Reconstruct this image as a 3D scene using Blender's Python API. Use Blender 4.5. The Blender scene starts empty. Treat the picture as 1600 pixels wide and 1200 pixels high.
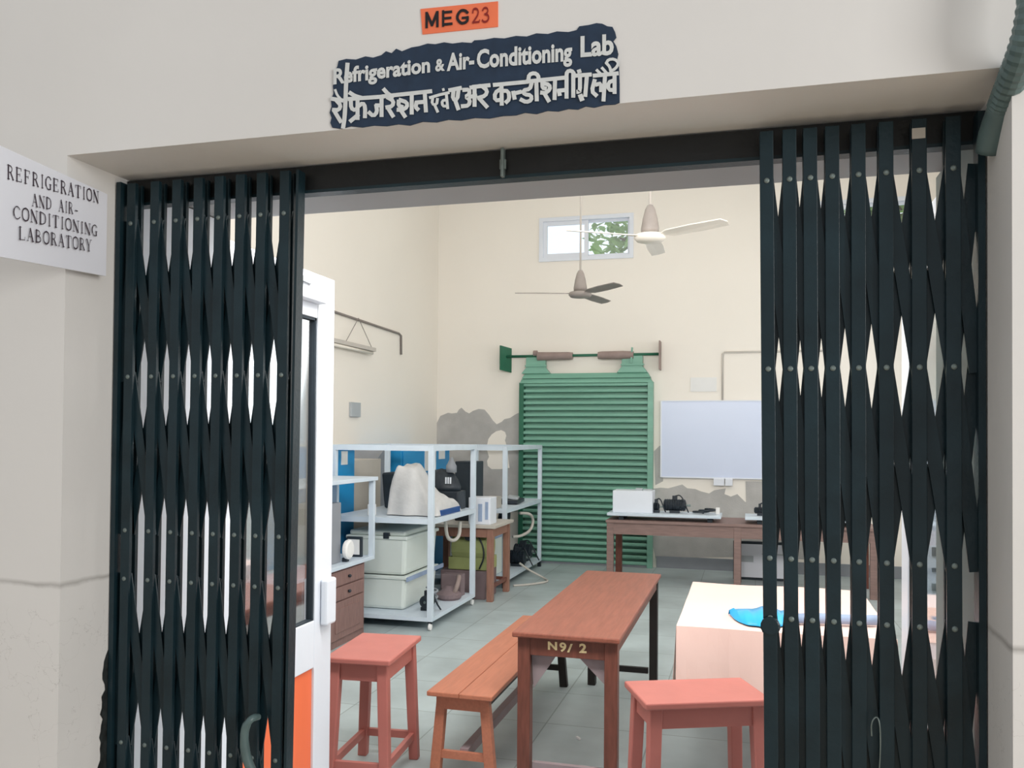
import bpy, bmesh, math, random
from mathutils import Vector, Matrix, Euler
random.seed(7)
S = bpy.context.scene
COL = S.collection

# ------------------------------------------------------------------ camera
FPX, YAW, PITCH, ROLL, CX, CY, EYE = 1350.0, math.radians(15.3), math.radians(.95), math.radians(.45), 800.0, 658.0, 1.6
_f = Vector((-math.sin(YAW)*math.cos(PITCH), math.cos(YAW)*math.cos(PITCH), math.sin(PITCH)))
_r0 = Vector((math.cos(YAW), math.sin(YAW), 0)); _u0 = _r0.cross(_f)
_r = math.cos(ROLL)*_r0 + math.sin(ROLL)*_u0
_u = -math.sin(ROLL)*_r0 + math.cos(ROLL)*_u0
cd = bpy.data.cameras.new('camera'); cam = bpy.data.objects.new('camera', cd); COL.objects.link(cam)
M4 = Matrix((_r, _u, -_f)).transposed().to_4x4(); M4.translation = (0, 0, EYE)
cam.matrix_world = M4
cd.sensor_width = 36; cd.lens = FPX/1600*36; cd.shift_y = (CY-600)/1600; cd.clip_start = .05
S.camera = cam

def at(px, py, ax, v):
    """point of the plane ax = v that a survey sighting of the photograph hits"""
    d = _f + (px-CX)/FPX*_r - (py-CY)/FPX*_u
    o = Vector((0, 0, EYE)); i = 'xyz'.index(ax)
    return o + d*((v-o[i])/d[i])

# ------------------------------------------------------------------ world and lights
w = bpy.data.worlds.new('sky'); S.world = w; w.use_nodes = True
bg = w.node_tree.nodes['Background']
# overcast sky, brighter over the yard beyond the far wall
_nt = w.node_tree; _tc = _nt.nodes.new('ShaderNodeTexCoord'); _sp = _nt.nodes.new('ShaderNodeSeparateXYZ'); _rp = _nt.nodes.new('ShaderNodeValToRGB')
_nt.links.new(_tc.outputs['Generated'], _sp.inputs[0]); _nt.links.new(_sp.outputs['Y'], _rp.inputs[0]); _nt.links.new(_rp.outputs[0], bg.inputs[0])
_rp.color_ramp.elements[0].position = .2; _rp.color_ramp.elements[0].color = (.44, .45, .46, 1)
_rp.color_ramp.elements[1].position = .8; _rp.color_ramp.elements[1].color = (.96, .98, 1, 1)
bg.inputs[1].default_value = 1.35

def area(name, loc, target, sx, sy, power, col):
    l = bpy.data.lights.new(name, 'AREA'); l.shape = 'RECTANGLE'; l.size = sx; l.size_y = sy; l.energy = power; l.color = col
    o = bpy.data.objects.new(name, l); COL.objects.link(o); o.location = loc
    o.rotation_euler = (Vector(target)-Vector(loc)).to_track_quat('-Z', 'Y').to_euler()
    return o
area('corridor_daylight', (5.6, -2.0, 2.5), (-1.6, 2, 1.5), 2.6, 2.4, 228, (1, .985, .96))
area('right_side_fill', (2.05, 5.2, 2.2), (-2, 5.6, 1.4), 2.4, 1.8, 44, (.95, .98, 1))  # added side fill; the right wall is solid here, without a window
area('right_side_fill', (2.12, 8.8, 2.35), (-2, 8.6, 1.4), 2.4, 1.5, 22, (.97, .985, 1))
area('ceiling_fill', (-.6, 6.6, 5.0), (-.6, 6.6, 0), 4.2, 6, 48, (1, .975, .94))  # added overhead fill for the room, standing for no known fixture
area('entrance_fill', (-.6, 2.72, 3.0), (-1.1, 7.5, 1.0), 3, .7, 152, (1, .98, .96))  # added fill that brightens fronts facing the door and the far wall

S.view_settings.view_transform = 'Standard'; S.view_settings.look = 'None'
S.view_settings.gamma = 1; S.view_settings.use_curve_mapping = False
S.view_settings.exposure = 0.0

# ------------------------------------------------------------------ materials
def lin(c):
    return tuple(((v/255)/12.92 if v/255 <= .04045 else ((v/255+.055)/1.055)**2.4) for v in c) + (1,)

def mat(name, rgb, rough=.55, var=.06, scale=6, bump=.0, metal=0, bscale=60, spec=.4, stretch=None):
    m = bpy.data.materials.new(name); m.use_nodes = True
    nt = m.node_tree; b = nt.nodes['Principled BSDF']
    b.inputs['Roughness'].default_value = rough; b.inputs['Metallic'].default_value = metal
    b.inputs['Specular IOR Level'].default_value = spec
    tc = nt.nodes.new('ShaderNodeTexCoord'); src = tc.outputs['Object']
    if stretch:
        mp = nt.nodes.new('ShaderNodeMapping'); mp.inputs['Scale'].default_value = stretch
        nt.links.new(src, mp.inputs[0]); src = mp.outputs[0]
    n = nt.nodes.new('ShaderNodeTexNoise'); n.inputs['Scale'].default_value = scale; n.inputs['Detail'].default_value = 5
    nt.links.new(src, n.inputs['Vector'])
    r = nt.nodes.new('ShaderNodeValToRGB'); c = lin(rgb)
    r.color_ramp.elements[0].position = .3; r.color_ramp.elements[1].position = .7
    r.color_ramp.elements[0].color = tuple(x*(1-var) for x in c[:3])+(1,)
    r.color_ramp.elements[1].color = tuple(min(1, x*(1+var)) for x in c[:3])+(1,)
    nt.links.new(n.outputs['Fac'], r.inputs[0]); nt.links.new(r.outputs[0], b.inputs['Base Color'])
    if bump:
        n2 = nt.nodes.new('ShaderNodeTexNoise'); n2.inputs['Scale'].default_value = bscale
        nt.links.new(src, n2.inputs['Vector'])
        bp = nt.nodes.new('ShaderNodeBump'); bp.inputs['Strength'].default_value = bump; bp.inputs['Distance'].default_value = .01
        nt.links.new(n2.outputs['Fac'], bp.inputs['Height']); nt.links.new(bp.outputs[0], b.inputs['Normal'])
    return m

def mat_glass(name, tint=(.93, .97, 1), gloss=.1):
    m = bpy.data.materials.new(name); m.use_nodes = True; nt = m.node_tree
    nt.nodes.remove(nt.nodes['Principled BSDF'])
    t = nt.nodes.new('ShaderNodeBsdfTransparent'); t.inputs[0].default_value = tint+(1,)
    g = nt.nodes.new('ShaderNodeBsdfGlossy'); g.inputs['Roughness'].default_value = .05
    x = nt.nodes.new('ShaderNodeMixShader'); x.inputs[0].default_value = gloss
    nt.links.new(t.outputs[0], x.inputs[1]); nt.links.new(g.outputs[0], x.inputs[2])
    nt.links.new(x.outputs[0], nt.nodes['Material Output'].inputs[0])
    return m

def mat_front_wall():
    """painted plaster with a wavering dirt line where the dado ends, and scratches below it"""
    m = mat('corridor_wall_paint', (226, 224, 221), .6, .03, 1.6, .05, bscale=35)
    nt = m.node_tree; b = nt.nodes['Principled BSDF']
    base = b.inputs['Base Color'].links[0].from_socket
    g = nt.nodes.new('ShaderNodeNewGeometry'); sp = nt.nodes.new('ShaderNodeSeparateXYZ'); nt.links.new(g.outputs['Position'], sp.inputs[0])
    n = nt.nodes.new('ShaderNodeTexNoise'); n.inputs['Scale'].default_value = 7; n.inputs['Detail'].default_value = 6
    nt.links.new(g.outputs['Position'], n.inputs['Vector'])
    def mth(op, a, bb=None):
        x = nt.nodes.new('ShaderNodeMath'); x.operation = op
        for k, v in enumerate((a, bb)):
            if v is None: continue
            if isinstance(v, (int, float)): x.inputs[k].default_value = v
            else: nt.links.new(v, x.inputs[k])
        return x.outputs[0]
    off = mth('MULTIPLY', mth('SUBTRACT', n.outputs['Fac'], .5), .035)
    d = mth('ABSOLUTE', mth('SUBTRACT', mth('ADD', sp.outputs['Z'], off), 1.212))
    band = mth('MAXIMUM', mth('SUBTRACT', 1, mth('MULTIPLY', d, 95)), 0)
    fac = mth('MULTIPLY', mth('MULTIPLY', band, n.outputs['Fac']), 1.0)
    v = nt.nodes.new('ShaderNodeTexVoronoi'); v.feature = 'DISTANCE_TO_EDGE'; v.inputs['Scale'].default_value = 3.1
    nz = nt.nodes.new('ShaderNodeVectorMath'); nz.operation = 'ADD'
    nt.links.new(g.outputs['Position'], nz.inputs[0]); nt.links.new(n.outputs['Color'], nz.inputs[1]); nt.links.new(nz.outputs[0], v.inputs['Vector'])
    crack = mth('MULTIPLY', mth('LESS_THAN', v.outputs['Distance'], .004), mth('LESS_THAN', sp.outputs['Z'], 1.15))
    fac2 = mth('MINIMUM', mth('ADD', fac, mth('MULTIPLY', crack, .22)), 1)
    mx = nt.nodes.new('ShaderNodeMixRGB'); mx.inputs[2].default_value = lin((105, 100, 92))
    nt.links.new(fac2, mx.inputs[0]); nt.links.new(base, mx.inputs[1]); nt.links.new(mx.outputs[0], b.inputs['Base Color'])
    return m

def mat_floor():
    m = mat('kota_stone', (172, 184, 185), .44, .16, 2.2, .02)
    nt = m.node_tree; b = nt.nodes['Principled BSDF']; base = b.inputs['Base Color'].links[0].from_socket
    tc = nt.nodes.new('ShaderNodeTexCoord')
    br = nt.nodes.new('ShaderNodeTexBrick'); br.offset = .0; br.inputs['Scale'].default_value = 1
    br.inputs['Brick Width'].default_value = .58; br.inputs['Row Height'].default_value = .58; br.inputs['Mortar Size'].default_value = .004
    br.inputs['Color1'].default_value = (.92, .92, .92, 1); br.inputs['Color2'].default_value = (1.06, 1.06, 1.06, 1); br.inputs['Mortar'].default_value = (.62, .62, .6, 1)
    nt.links.new(tc.outputs['Object'], br.inputs['Vector'])
    mx = nt.nodes.new('ShaderNodeMixRGB'); mx.blend_type = 'MULTIPLY'; mx.inputs[0].default_value = 1
    nt.links.new(base, mx.inputs[1]); nt.links.new(br.outputs['Color'], mx.inputs[2]); nt.links.new(mx.outputs[0], b.inputs['Base Color'])
    return m

M = dict(
    front=mat_front_wall(), floor=mat_floor(),
    corridor=mat('corridor_tile', (208, 191, 168), .5, .06, 2),  # unseen floor, its beige picked to bounce warm light onto the soffit
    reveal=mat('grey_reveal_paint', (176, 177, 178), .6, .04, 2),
    cream=mat('cream_wall_paint', (242, 236, 226), .65, .02, .7),
    cement=mat('bare_cement', (182, 180, 177), .85, .10, 5, .15),
    white_ceiling=mat('ceiling_paint', (235, 233, 228), .7, .02, 1),
    gate=mat('dark_gate_paint', (24, 43, 50), .34, .25, 9, .08, bscale=90, spec=.32),
    black=mat('black_paint', (20, 22, 23), .42, .25, 12, .1),
    trim_grey=mat('grey_green_trim', (122, 132, 130), .5, .06, 3),
    worn_black=mat('worn_black_paint', (40, 44, 44), .5, .6, 45, .2),
    rivet=mat('worn_rivet', (120, 132, 130), .4, .2, 40, 0, .5),
    navy=mat('navy_sign_paint', (32, 50, 72), .6, .16, 30, .05),
    letter=mat('white_sign_paint', (214, 217, 216), .6, .07, 40),
    orange_paper=mat('orange_paper', (244, 124, 84), .6, .04, 20),
    ink=mat('black_ink', (28, 22, 26), .6, .05, 20),
    red_ink=mat('dark_red_ink', (140, 34, 26), .6, .05, 20),
    notice=mat('white_notice_paper', (228, 230, 238), .5, .01, 5),
    notice_ink=mat('notice_ink', (62, 52, 62), .6, .3, 60),
    alu=mat('white_aluminium', (226, 231, 239), .35, .02, 5, 0, 0),
    alu_grey=mat('grey_aluminium', (176, 182, 186), .4, .04, 5),
    gasket=mat('dark_gasket', (38, 48, 56), .6, .1, 20),
    orange=mat('orange_laminate', (243, 118, 76), .45, .04, 3, stretch=(4, 4, .5)),
    frame=mat('pale_blue_frame_paint', (206, 218, 228), .4, .04, 8),
    tank=mat('off_white_plastic', (216, 224, 218), .42, .025, 3),
    blue=mat('blue_cupboard_paint', (36, 140, 196), .4, .06, 4),
    dblue=mat('dark_blue_plastic', (30, 72, 132), .4, .08, 6),
    grey=mat('grey_steel', (140, 144, 150), .45, .06, 6),
    beige=mat('beige_steel', (188, 182, 172), .5, .05, 4),
    machine=mat('black_machine', (34, 42, 50), .45, .3, 18, .2),
    sack=mat('grey_white_sheet', (196, 196, 195), .85, .07, 9, .35, bscale=25),
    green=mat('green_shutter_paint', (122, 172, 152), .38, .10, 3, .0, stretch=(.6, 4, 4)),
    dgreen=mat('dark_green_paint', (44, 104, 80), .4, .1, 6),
    drum=mat('dusty_brown_drum', (150, 132, 126), .6, .1, 8),
    lime=mat('lime_green_paint', (156, 164, 108), .45, .07, 6),
    mauve=mat('dusty_mauve', (120, 104, 106), .7, .12, 8),
    wood=mat('red_brown_table_wood', (138, 82, 66), .42, .16, 5, .08, stretch=(14, 1.2, 14)),
    wood_leg=mat('dark_table_wood', (112, 66, 54), .42, .22, 6, .05, stretch=(9, 9, 1.5)),
    leg_brown=mat('worn_brown_wood', (148, 108, 92), .5, .15, 6, .05, stretch=(9, 9, 1.5)),
    dark_wood=mat('near_black_wood', (34, 30, 28), .5, .25, 8),  # near-black tone of the rear legs, rear stretchers and bench rails
    bench=mat('orange_brown_wood', (180, 114, 88), .45, .09, 5, .05, stretch=(14, 1.2, 14)),
    stool=mat('salmon_stool_paint', (184, 111, 102), .42, .07, 5, .03),
    cab=mat('brown_cabinet_wood', (134, 104, 98), .55, .16, 6, .05, stretch=(9, 9, 1.5)),
    backtable=mat('dusty_brown_wood', (136, 112, 106), .6, .14, 6, .05, stretch=(1.2, 9, 9)),
    grey_wood=mat('grey_mauve_ply', (146, 132, 134), .6, .1, 6),
    yellow=mat('yellow_stencil_paint', (242, 222, 170), .6, .14, 60),
    cloth=mat('pale_pink_cloth', (236, 204, 193), .7, .025, 3, .05, bscale=20),
    sky_blue=mat('sky_blue_plastic', (44, 170, 226), .35, .1, 9),
    grey_blue=mat('grey_blue_paper', (150, 168, 196), .5, .08, 9),
    paper=mat('white_paper', (232, 232, 230), .6, .02, 6),
    fan=mat('dusty_fan_metal', (150, 142, 136), .5, .12, 10),
    fan_white=mat('cream_fan_enamel', (234, 228, 216), .35, .02, 6),
    board=mat('whiteboard_enamel', (212, 222, 243), .3, .015, 1),
    pvc=mat('cream_conduit', (196, 190, 182), .5, .05, 6),
    dark_pvc=mat('dark_conduit', (138, 130, 124), .5, .05, 6),
    hose=mat('dark_green_hose', (90, 110, 110), .34, .14, 20),
    hose_white=mat('dusty_white_hose', (190, 186, 178), .5, .08, 12),
    leaf=mat('tree_leaf', (150, 192, 112), .5, .3, 3),
    bark=mat('tree_bark', (112, 96, 78), .8, .2, 8),
    glass=mat_glass('window_glass'), door_glass=mat_glass('door_glass', (.9, .96, 1), .5),
)

# ------------------------------------------------------------------ mesh helpers
class MB:
    def __init__(s): s.v = []; s.f = []; s.mi = []; s.m = 0
    def add(s, vs, fs):
        o = len(s.v); s.v += [Vector(v) for v in vs]
        for f in fs: s.f.append([o+i for i in f]); s.mi.append(s.m)
        return s
    def box(s, x0, x1, y0, y1, z0, z1):
        v = [(x, y, z) for z in (z0, z1) for y in (y0, y1) for x in (x0, x1)]
        return s.add(v, [(0, 2, 3, 1), (4, 5, 7, 6), (0, 1, 5, 4), (2, 6, 7, 3), (0, 4, 6, 2), (1, 3, 7, 5)])
    def obox(s, c, size, rot=(0, 0, 0)):
        R = Euler(rot).to_matrix(); c = Vector(c); h = [k/2 for k in size]
        v = [c + R @ Vector((x*h[0], y*h[1], z*h[2])) for z in (-1, 1) for y in (-1, 1) for x in (-1, 1)]
        return s.add(v, [(0, 2, 3, 1), (4, 5, 7, 6), (0, 1, 5, 4), (2, 6, 7, 3), (0, 4, 6, 2), (1, 3, 7, 5)])
    def bar(s, p, q, w, h, side=(1, 0, 0), w2=None, h2=None):
        """tapering rectangular bar from p to q: w along side, h across"""
        p, q = Vector(p), Vector(q); d = (q-p).normalized(); a = Vector(side); a = (a-d*a.dot(d)).normalized(); b = d.cross(a)
        w2 = w if w2 is None else w2; h2 = h if h2 is None else h2
        v = [p+a*w/2*i+b*h/2*j for i, j in ((-1, -1), (1, -1), (1, 1), (-1, 1))] + [q+a*w2/2*i+b*h2/2*j for i, j in ((-1, -1), (1, -1), (1, 1), (-1, 1))]
        return s.add(v, [(0, 3, 2, 1), (4, 5, 6, 7), (0, 1, 5, 4), (1, 2, 6, 5), (2, 3, 7, 6), (3, 0, 4, 7)])
    def tube(s, pts, r, n=10, smooth=0, ripple=0):
        pts = [Vector(p) for p in pts]
        for _ in range(smooth):
            q = [pts[0]]
            for a, b in zip(pts, pts[1:]): q += [a*.75+b*.25, a*.25+b*.75]
            pts = q+[pts[-1]]
        vs = []; up = None
        for i, p in enumerate(pts):
            d = (pts[min(i+1, len(pts)-1)]-pts[max(i-1, 0)]).normalized()
            if up is None: up = d.orthogonal().normalized()
            up = (up-d*up.dot(d)).normalized(); b = d.cross(up)
            rr = (r[min(int(i/max(1, len(pts)-1)*(len(r)-1)+.5), len(r)-1)] if isinstance(r, (list, tuple)) else r)*(1+(ripple if i % 2 else -ripple))
            vs += [p+(up*math.cos(t*2*math.pi/n)+b*math.sin(t*2*math.pi/n))*rr for t in range(n)]
        fs = []
        for i in range(len(pts)-1):
            for t in range(n): a, b2 = i*n+t, i*n+(t+1) % n; fs.append((a, b2, b2+n, a+n))
        fs += [tuple(reversed(range(n))), tuple(range((len(pts)-1)*n, len(pts)*n))]
        return s.add(vs, fs)
    def lathe(s, c, prof, n=20, axis='z'):
        c = Vector(c); vs = []
        for r, h in prof:
            for t in range(n):
                a = t*2*math.pi/n; x, y = r*math.cos(a), r*math.sin(a)
                vs.append(c + Vector({'z': (x, y, h), 'x': (h, x, y), 'y': (y, h, x)}[axis]))
        fs = []
        for i in range(len(prof)-1):
            for t in range(n): a, b = i*n+t, i*n+(t+1) % n; fs.append((a, b, b+n, a+n))
        fs += [tuple(reversed(range(n))), tuple(range((len(prof)-1)*n, len(prof)*n))]
        return s.add(vs, fs)
    def prism(s, pts, ax, a, b):
        """polygon pts (in the two other axes) extruded along ax from a to b"""
        def mk(p, h): return {'x': (h, p[0], p[1]), 'y': (p[0], h, p[1]), 'z': (p[0], p[1], h)}[ax]
        n = len(pts); vs = [mk(p, a) for p in pts]+[mk(p, b) for p in pts]
        return s.add(vs, [tuple(range(n)), tuple(range(2*n-1, n-1, -1))]+[(i, i+n, (i+1) % n+n, (i+1) % n) for i in range(n)])
    def poly(s, pts): return s.add(pts, [tuple(range(len(pts)))])
    def blob(s, c, r, jitter=.08, seg=14, flat=None, seed=1):
        rnd = random.Random(seed); c = Vector(c); vs = []; rings = seg//2
        for i in range(rings+1):
            th = math.pi*i/rings
            for t in range(seg):
                k = 1+rnd.uniform(-jitter, jitter)
                v = Vector((r[0]*math.sin(th)*math.cos(t*2*math.pi/seg), r[1]*math.sin(th)*math.sin(t*2*math.pi/seg), r[2]*math.cos(th)))*k
                if flat is not None and v.z < flat: v.z = flat
                vs.append(c+v)
        fs = [(i*seg+t, (i+1)*seg+t, (i+1)*seg+(t+1) % seg, i*seg+(t+1) % seg) for i in range(rings) for t in range(seg)]
        return s.add(vs, fs)
    def build(s, name, mats, parent=None, bevel=0, smooth=False, kind=None, sub=0):
        if not isinstance(mats, (list, tuple)): mats = [mats]
        if parent is None:
            xs = [[v[k] for v in s.v] for k in range(3)]
            off = Vector(((min(xs[0])+max(xs[0]))/2, (min(xs[1])+max(xs[1]))/2, min(xs[2])))
        else:
            off = Vector(); p = parent
            while p is not None: off = off+p.location; p = p.parent
        me = bpy.data.meshes.new(name); me.from_pydata([v-off for v in s.v], [], s.f)
        for m in mats: me.materials.append(m)
        for p, k in zip(me.polygons, s.mi): p.material_index = k; p.use_smooth = smooth
        bm = bmesh.new(); bm.from_mesh(me); bmesh.ops.remove_doubles(bm, verts=bm.verts, dist=1e-6)
        bmesh.ops.recalc_face_normals(bm, faces=bm.faces); bm.to_mesh(me); bm.free()
        o = bpy.data.objects.new(name, me); COL.objects.link(o)
        if parent is None: o.location = off
        else: o.parent = parent
        if bevel:
            md = o.modifiers.new('bevel', 'BEVEL'); md.width = bevel; md.segments = 2; md.limit_method = 'ANGLE'
        if sub:
            md = o.modifiers.new('subd', 'SUBSURF'); md.levels = sub; md.render_levels = sub
        if kind: o['kind'] = kind
        return o

def tag(o, label, cat, group=None):
    o['label'] = label; o['category'] = cat
    if group: o['group'] = group
    return o
def thing(name, label, cat, loc=(0, 0, 0), group=None):
    o = bpy.data.objects.new(name, None); COL.objects.link(o); o.location = loc; o.empty_display_size = .1
    return tag(o, label, cat, group)
def copy_tree(o, parent=None):
    c = o.copy(); COL.objects.link(c); c.parent = parent
    for ch in list(o.children): copy_tree(ch, c)
    return c
def struct(name, mb, mats, **k): return mb.build(name, mats, kind='structure', **k)

# painted strokes: ribbons lying on a wall plane; P maps 2-D stroke points to the plane
def ribbon(mb, pts, wd, P, nrm=Vector((0, -1, 0)), sx=1.0):
    """one mitred strip; every further strip of the mesh lies a hair above the last, like paint over paint"""
    mb.k = getattr(mb, 'k', 0)+1; up = nrm*(mb.k*3e-5); n = len(pts); A = []; B = []
    pts = list(pts); ex = wd*.3
    def ext(a, b):
        d = math.hypot(a[0]-b[0], a[1]-b[1]) or 1; return (a[0]+(a[0]-b[0])/d*ex, a[1]+(a[1]-b[1])/d*ex)
    pts[0], pts[-1] = ext(pts[0], pts[1]), ext(pts[-1], pts[-2])
    for i, (x, y) in enumerate(pts):
        a, b = pts[max(i-1, 0)], pts[min(i+1, n-1)]; d = math.hypot(b[0]-a[0], b[1]-a[1]) or 1
        nx, ny = -(b[1]-a[1])/d*wd/2, (b[0]-a[0])/d*wd/2
        A.append(P(x+nx, y+ny)+up); B.append(P(x-nx, y-ny)+up)
    mb.add(A+B, [(i, i+1, n+i+1, n+i) for i in range(n-1)])
def smooth2(pts, it=2):
    for _ in range(it):
        q = [pts[0]]
        for a, b in zip(pts, pts[1:]): q += [(a[0]*.75+b[0]*.25, a[1]*.75+b[1]*.25), (a[0]*.25+b[0]*.75, a[1]*.25+b[1]*.75)]
        pts = q+[pts[-1]]
    return pts
def word(mb, text, L, R, h, P, bold=.02):
    """text laid between baseline points L and R (2-D), capital height h"""
    cu = bpy.data.curves.new('t', 'FONT'); cu.body = text; cu.offset = bold; cu.resolution_u = 3
    ob = bpy.data.objects.new('t', cu); COL.objects.link(ob)
    me = bpy.data.meshes.new_from_object(ob.evaluated_get(bpy.context.evaluated_depsgraph_get()))
    xs = [v.co.x for v in me.vertices]; x0, x1 = min(xs), max(xs)
    cap = .73
    vs = []
    for v in me.vertices:
        u = (v.co.x-x0)/(x1-x0); k = v.co.y/cap
        vs.append(P(L[0]+(R[0]-L[0])*u, L[1]+(R[1]-L[1])*u-h*k))
    mb.add(vs, [tuple(p.vertices) for p in me.polygons])
    bpy.data.objects.remove(ob); bpy.data.curves.remove(cu); bpy.data.meshes.remove(me)

# ------------------------------------------------------------------ the setting
YF, YG, YI, YB = 1.80, 1.99, 2.47, 10.7          # corridor face, gate plane, room side of the entrance wall, far wall
XL, XR, ZS = -1.665, .475, 2.30                  # jambs and soffit of the opening
WL, WR, ZC = -3.95, 2.2, 5.2

struct('floor', MB().box(-7, 6, 2.02, YB+.2, -.1, 0), M['floor'])
struct('floor_corridor', MB().box(-7, 6, -6, 2.02, -.1, 0), M['corridor'])
f = MB()
f.box(-7, XL, YF, 2.05, 0, 3.7).box(XR, 6, YF, 2.05, 0, 3.7).box(XL, XR, YF, 2.05, ZS, 3.7)
f.m = 1   # dark paint worn off the gate onto the jamb edge
rnd = random.Random(3)
def paint_edge(x, yb, zt, zb, reach):
    n_ = 46; e_ = []
    for k in range(n_+1):
        u = k/n_; z = zt+(zb-zt)*u
        e_.append((yb-.004-reach*(.35+.65*u)*(.35+.4*abs(math.sin(k*.55))+.45*rnd.random()), z))
    f.poly([(x, yb, zb), (x, yb, zt+.02)]+[(x, y, z) for y, z in e_])
paint_edge(XL+.002, 1.975, 1.00, .30, .05); paint_edge(XR-.002, 1.972, .86, .30, .03)
struct('wall_front', f, [M['front'], M['worn_black']])
f = MB()
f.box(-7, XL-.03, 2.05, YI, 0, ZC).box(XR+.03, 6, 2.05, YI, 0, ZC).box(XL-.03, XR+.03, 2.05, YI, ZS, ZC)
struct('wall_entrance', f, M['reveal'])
struct('trim_1', MB().box(XL-.03, XL-.006, 2.055, YI+.04, 0, ZS-.004), M['alu'])
struct('trim_2', MB().box(XR+.006, XR+.03, 2.055, YI+.04, 0, ZS-.004), M['trim_grey'])
struct('wall_left', MB().box(WL-.2, WL, YI, YB, 0, ZC), M['cream'])
RY0, RY1, RZ0, RZ1 = 7.3, 10.3, 1.45, 3.25  # unseen window, placed so the open door's glass mirrors bright sky
struct('wall_right', MB().box(WR, WR+.2, YI, RY0, 0, ZC).box(WR, WR+.2, RY1, YB, 0, ZC).box(WR, WR+.2, RY0, RY1, 0, RZ0).box(WR, WR+.2, RY0, RY1, RZ1, ZC), M['cream'])
struct('ceiling', MB().box(WL-.2, WR+.2, YI, YB+.2, ZC, ZC+.15), M['white_ceiling'])

WZ0, WZ1 = 3.815, 4.375
WINS = [(-2.583, -1.381), (.66, 1.86)]
f = MB()
f.box(WL-.2, WR+.2, YB, YB+.2, 0, WZ0).box(WL-.2, WR+.2, YB, YB+.2, WZ1, ZC)
xs = [WL-.2]+[k for q in WINS for k in q]+[WR+.2]
for a, b in zip(xs[::2], xs[1::2]): f.box(a, b, YB, YB+.2, WZ0, WZ1)
def wallpatch(px, d, m):
    f.m = m; q = [at(x, y, 'y', YB-d) for x, y in px]; n = len(q)
    f.add(q+[v+Vector((0, d, 0)) for v in q], [tuple(range(n))]+[(i, (i+1) % n, (i+1) % n+n, i+n) for i in range(n)])
wallpatch([(658, 700), (661, 680), (664, 665), (668, 673), (674, 677), (679, 668), (683, 660), (688, 650), (700, 645), (706, 646), (714, 645), (717, 640), (721, 637),
           (727, 643), (733, 646), (739, 642), (748, 639), (757, 640), (764, 648), (770, 657), (776, 663), (784, 659), (788, 655), (797, 653), (803, 649), (808, 646), (816, 644), (818, 800), (660, 800)], .004, 1)
wallpatch([(760, 700), (763, 686), (768, 679), (775, 674), (783, 672), (789, 675), (791, 681), (789, 688), (792, 699), (794, 715), (796, 731), (783, 733), (768, 733), (762, 728), (761, 720), (764, 714), (762, 707)], .008, 0)
wallpatch([(1018, 764), (1032, 762), (1044, 763), (1055, 760), (1066, 757), (1074, 763), (1086, 764), (1096, 768), (1108, 771), (1116, 766), (1134, 763), (1132, 772), (1142, 776), (1152, 772), (1164, 784), (1180, 790), (1260, 792), (1262, 874), (1180, 870), (1110, 870), (1060, 873), (1024, 872), (1014, 820)], .004, 1)
wallpatch([(1022, 705), (1030, 697), (1036, 694), (1036, 752), (1024, 758)], .004, 1)
wallpatch([(1165, 752), (1230, 753), (1230, 790), (1166, 792)], .006, 1)
struct('wall_back', f, [M['cream'], M['cement']])
struct('baseboard_back', MB().box(-1.08, WR, YB-.02, YB, 0, .14), M['grey'])

def window(n, x0, x1):
    r = bpy.data.objects.new('window_%d' % n, None); COL.objects.link(r); r.location = ((x0+x1)/2, YB, WZ0); r['kind'] = 'structure'
    y0, y1 = YB-.02, YB+.09; W = x1-x0; t = .05
    MB().box(x0, x0+t, y0, y1, WZ0, WZ1).box(x1-t, x1, y0, y1, WZ0, WZ1).box(x0+t, x1-t, y0, y1, WZ0, WZ0+t).box(x0+t, x1-t, y0, y1, WZ1-t, WZ1).build('window_frame', M['alu'], r)
    xm = (x0+x1)/2
    for a, b, yy, tt, nm in ((x0+t, xm+.03, YB+.005, .05, 'sash'), (xm-.02, x1-t, YB+.045, .028, 'sash')):
        z0, z1 = WZ0+t, WZ1-t
        s = MB().box(a, a+tt, yy, yy+.03, z0, z1).box(b-tt, b, yy, yy+.03, z0, z1).box(a+tt, b-tt, yy, yy+.03, z0, z0+tt).box(a+tt, b-tt, yy, yy+.03, z1-tt, z1).build(nm, M['alu'], r)
        MB().box(a+tt, b-tt, yy+.012, yy+.017, z0+tt, z1-tt).build('pane', M['glass'], s)
for i, (a, b) in enumerate(WINS): window(i+1, a, b)

r = bpy.data.objects.new('window_3', None); COL.objects.link(r); r.location = (WR, (RY0+RY1)/2, RZ0); r['kind'] = 'structure'
f = MB().box(WR+.02, WR+.07, RY0, RY1, RZ0, RZ0+.05).box(WR+.02, WR+.07, RY0, RY1, RZ1-.05, RZ1)
for k in range(4): y = RY0+(RY1-RY0-.05)*k/3; f.box(WR+.02, WR+.07, y, y+.05, RZ0+.05, RZ1-.05)
f.build('window_frame', M['alu'], r)
for k in range(3): y = RY0+(RY1-RY0-.05)*k/3; MB().box(WR+.04, WR+.045, y+.05, y+(RY1-RY0-.05)/3, RZ0+.05, RZ1-.05).build('pane', M['glass'], r)

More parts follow.
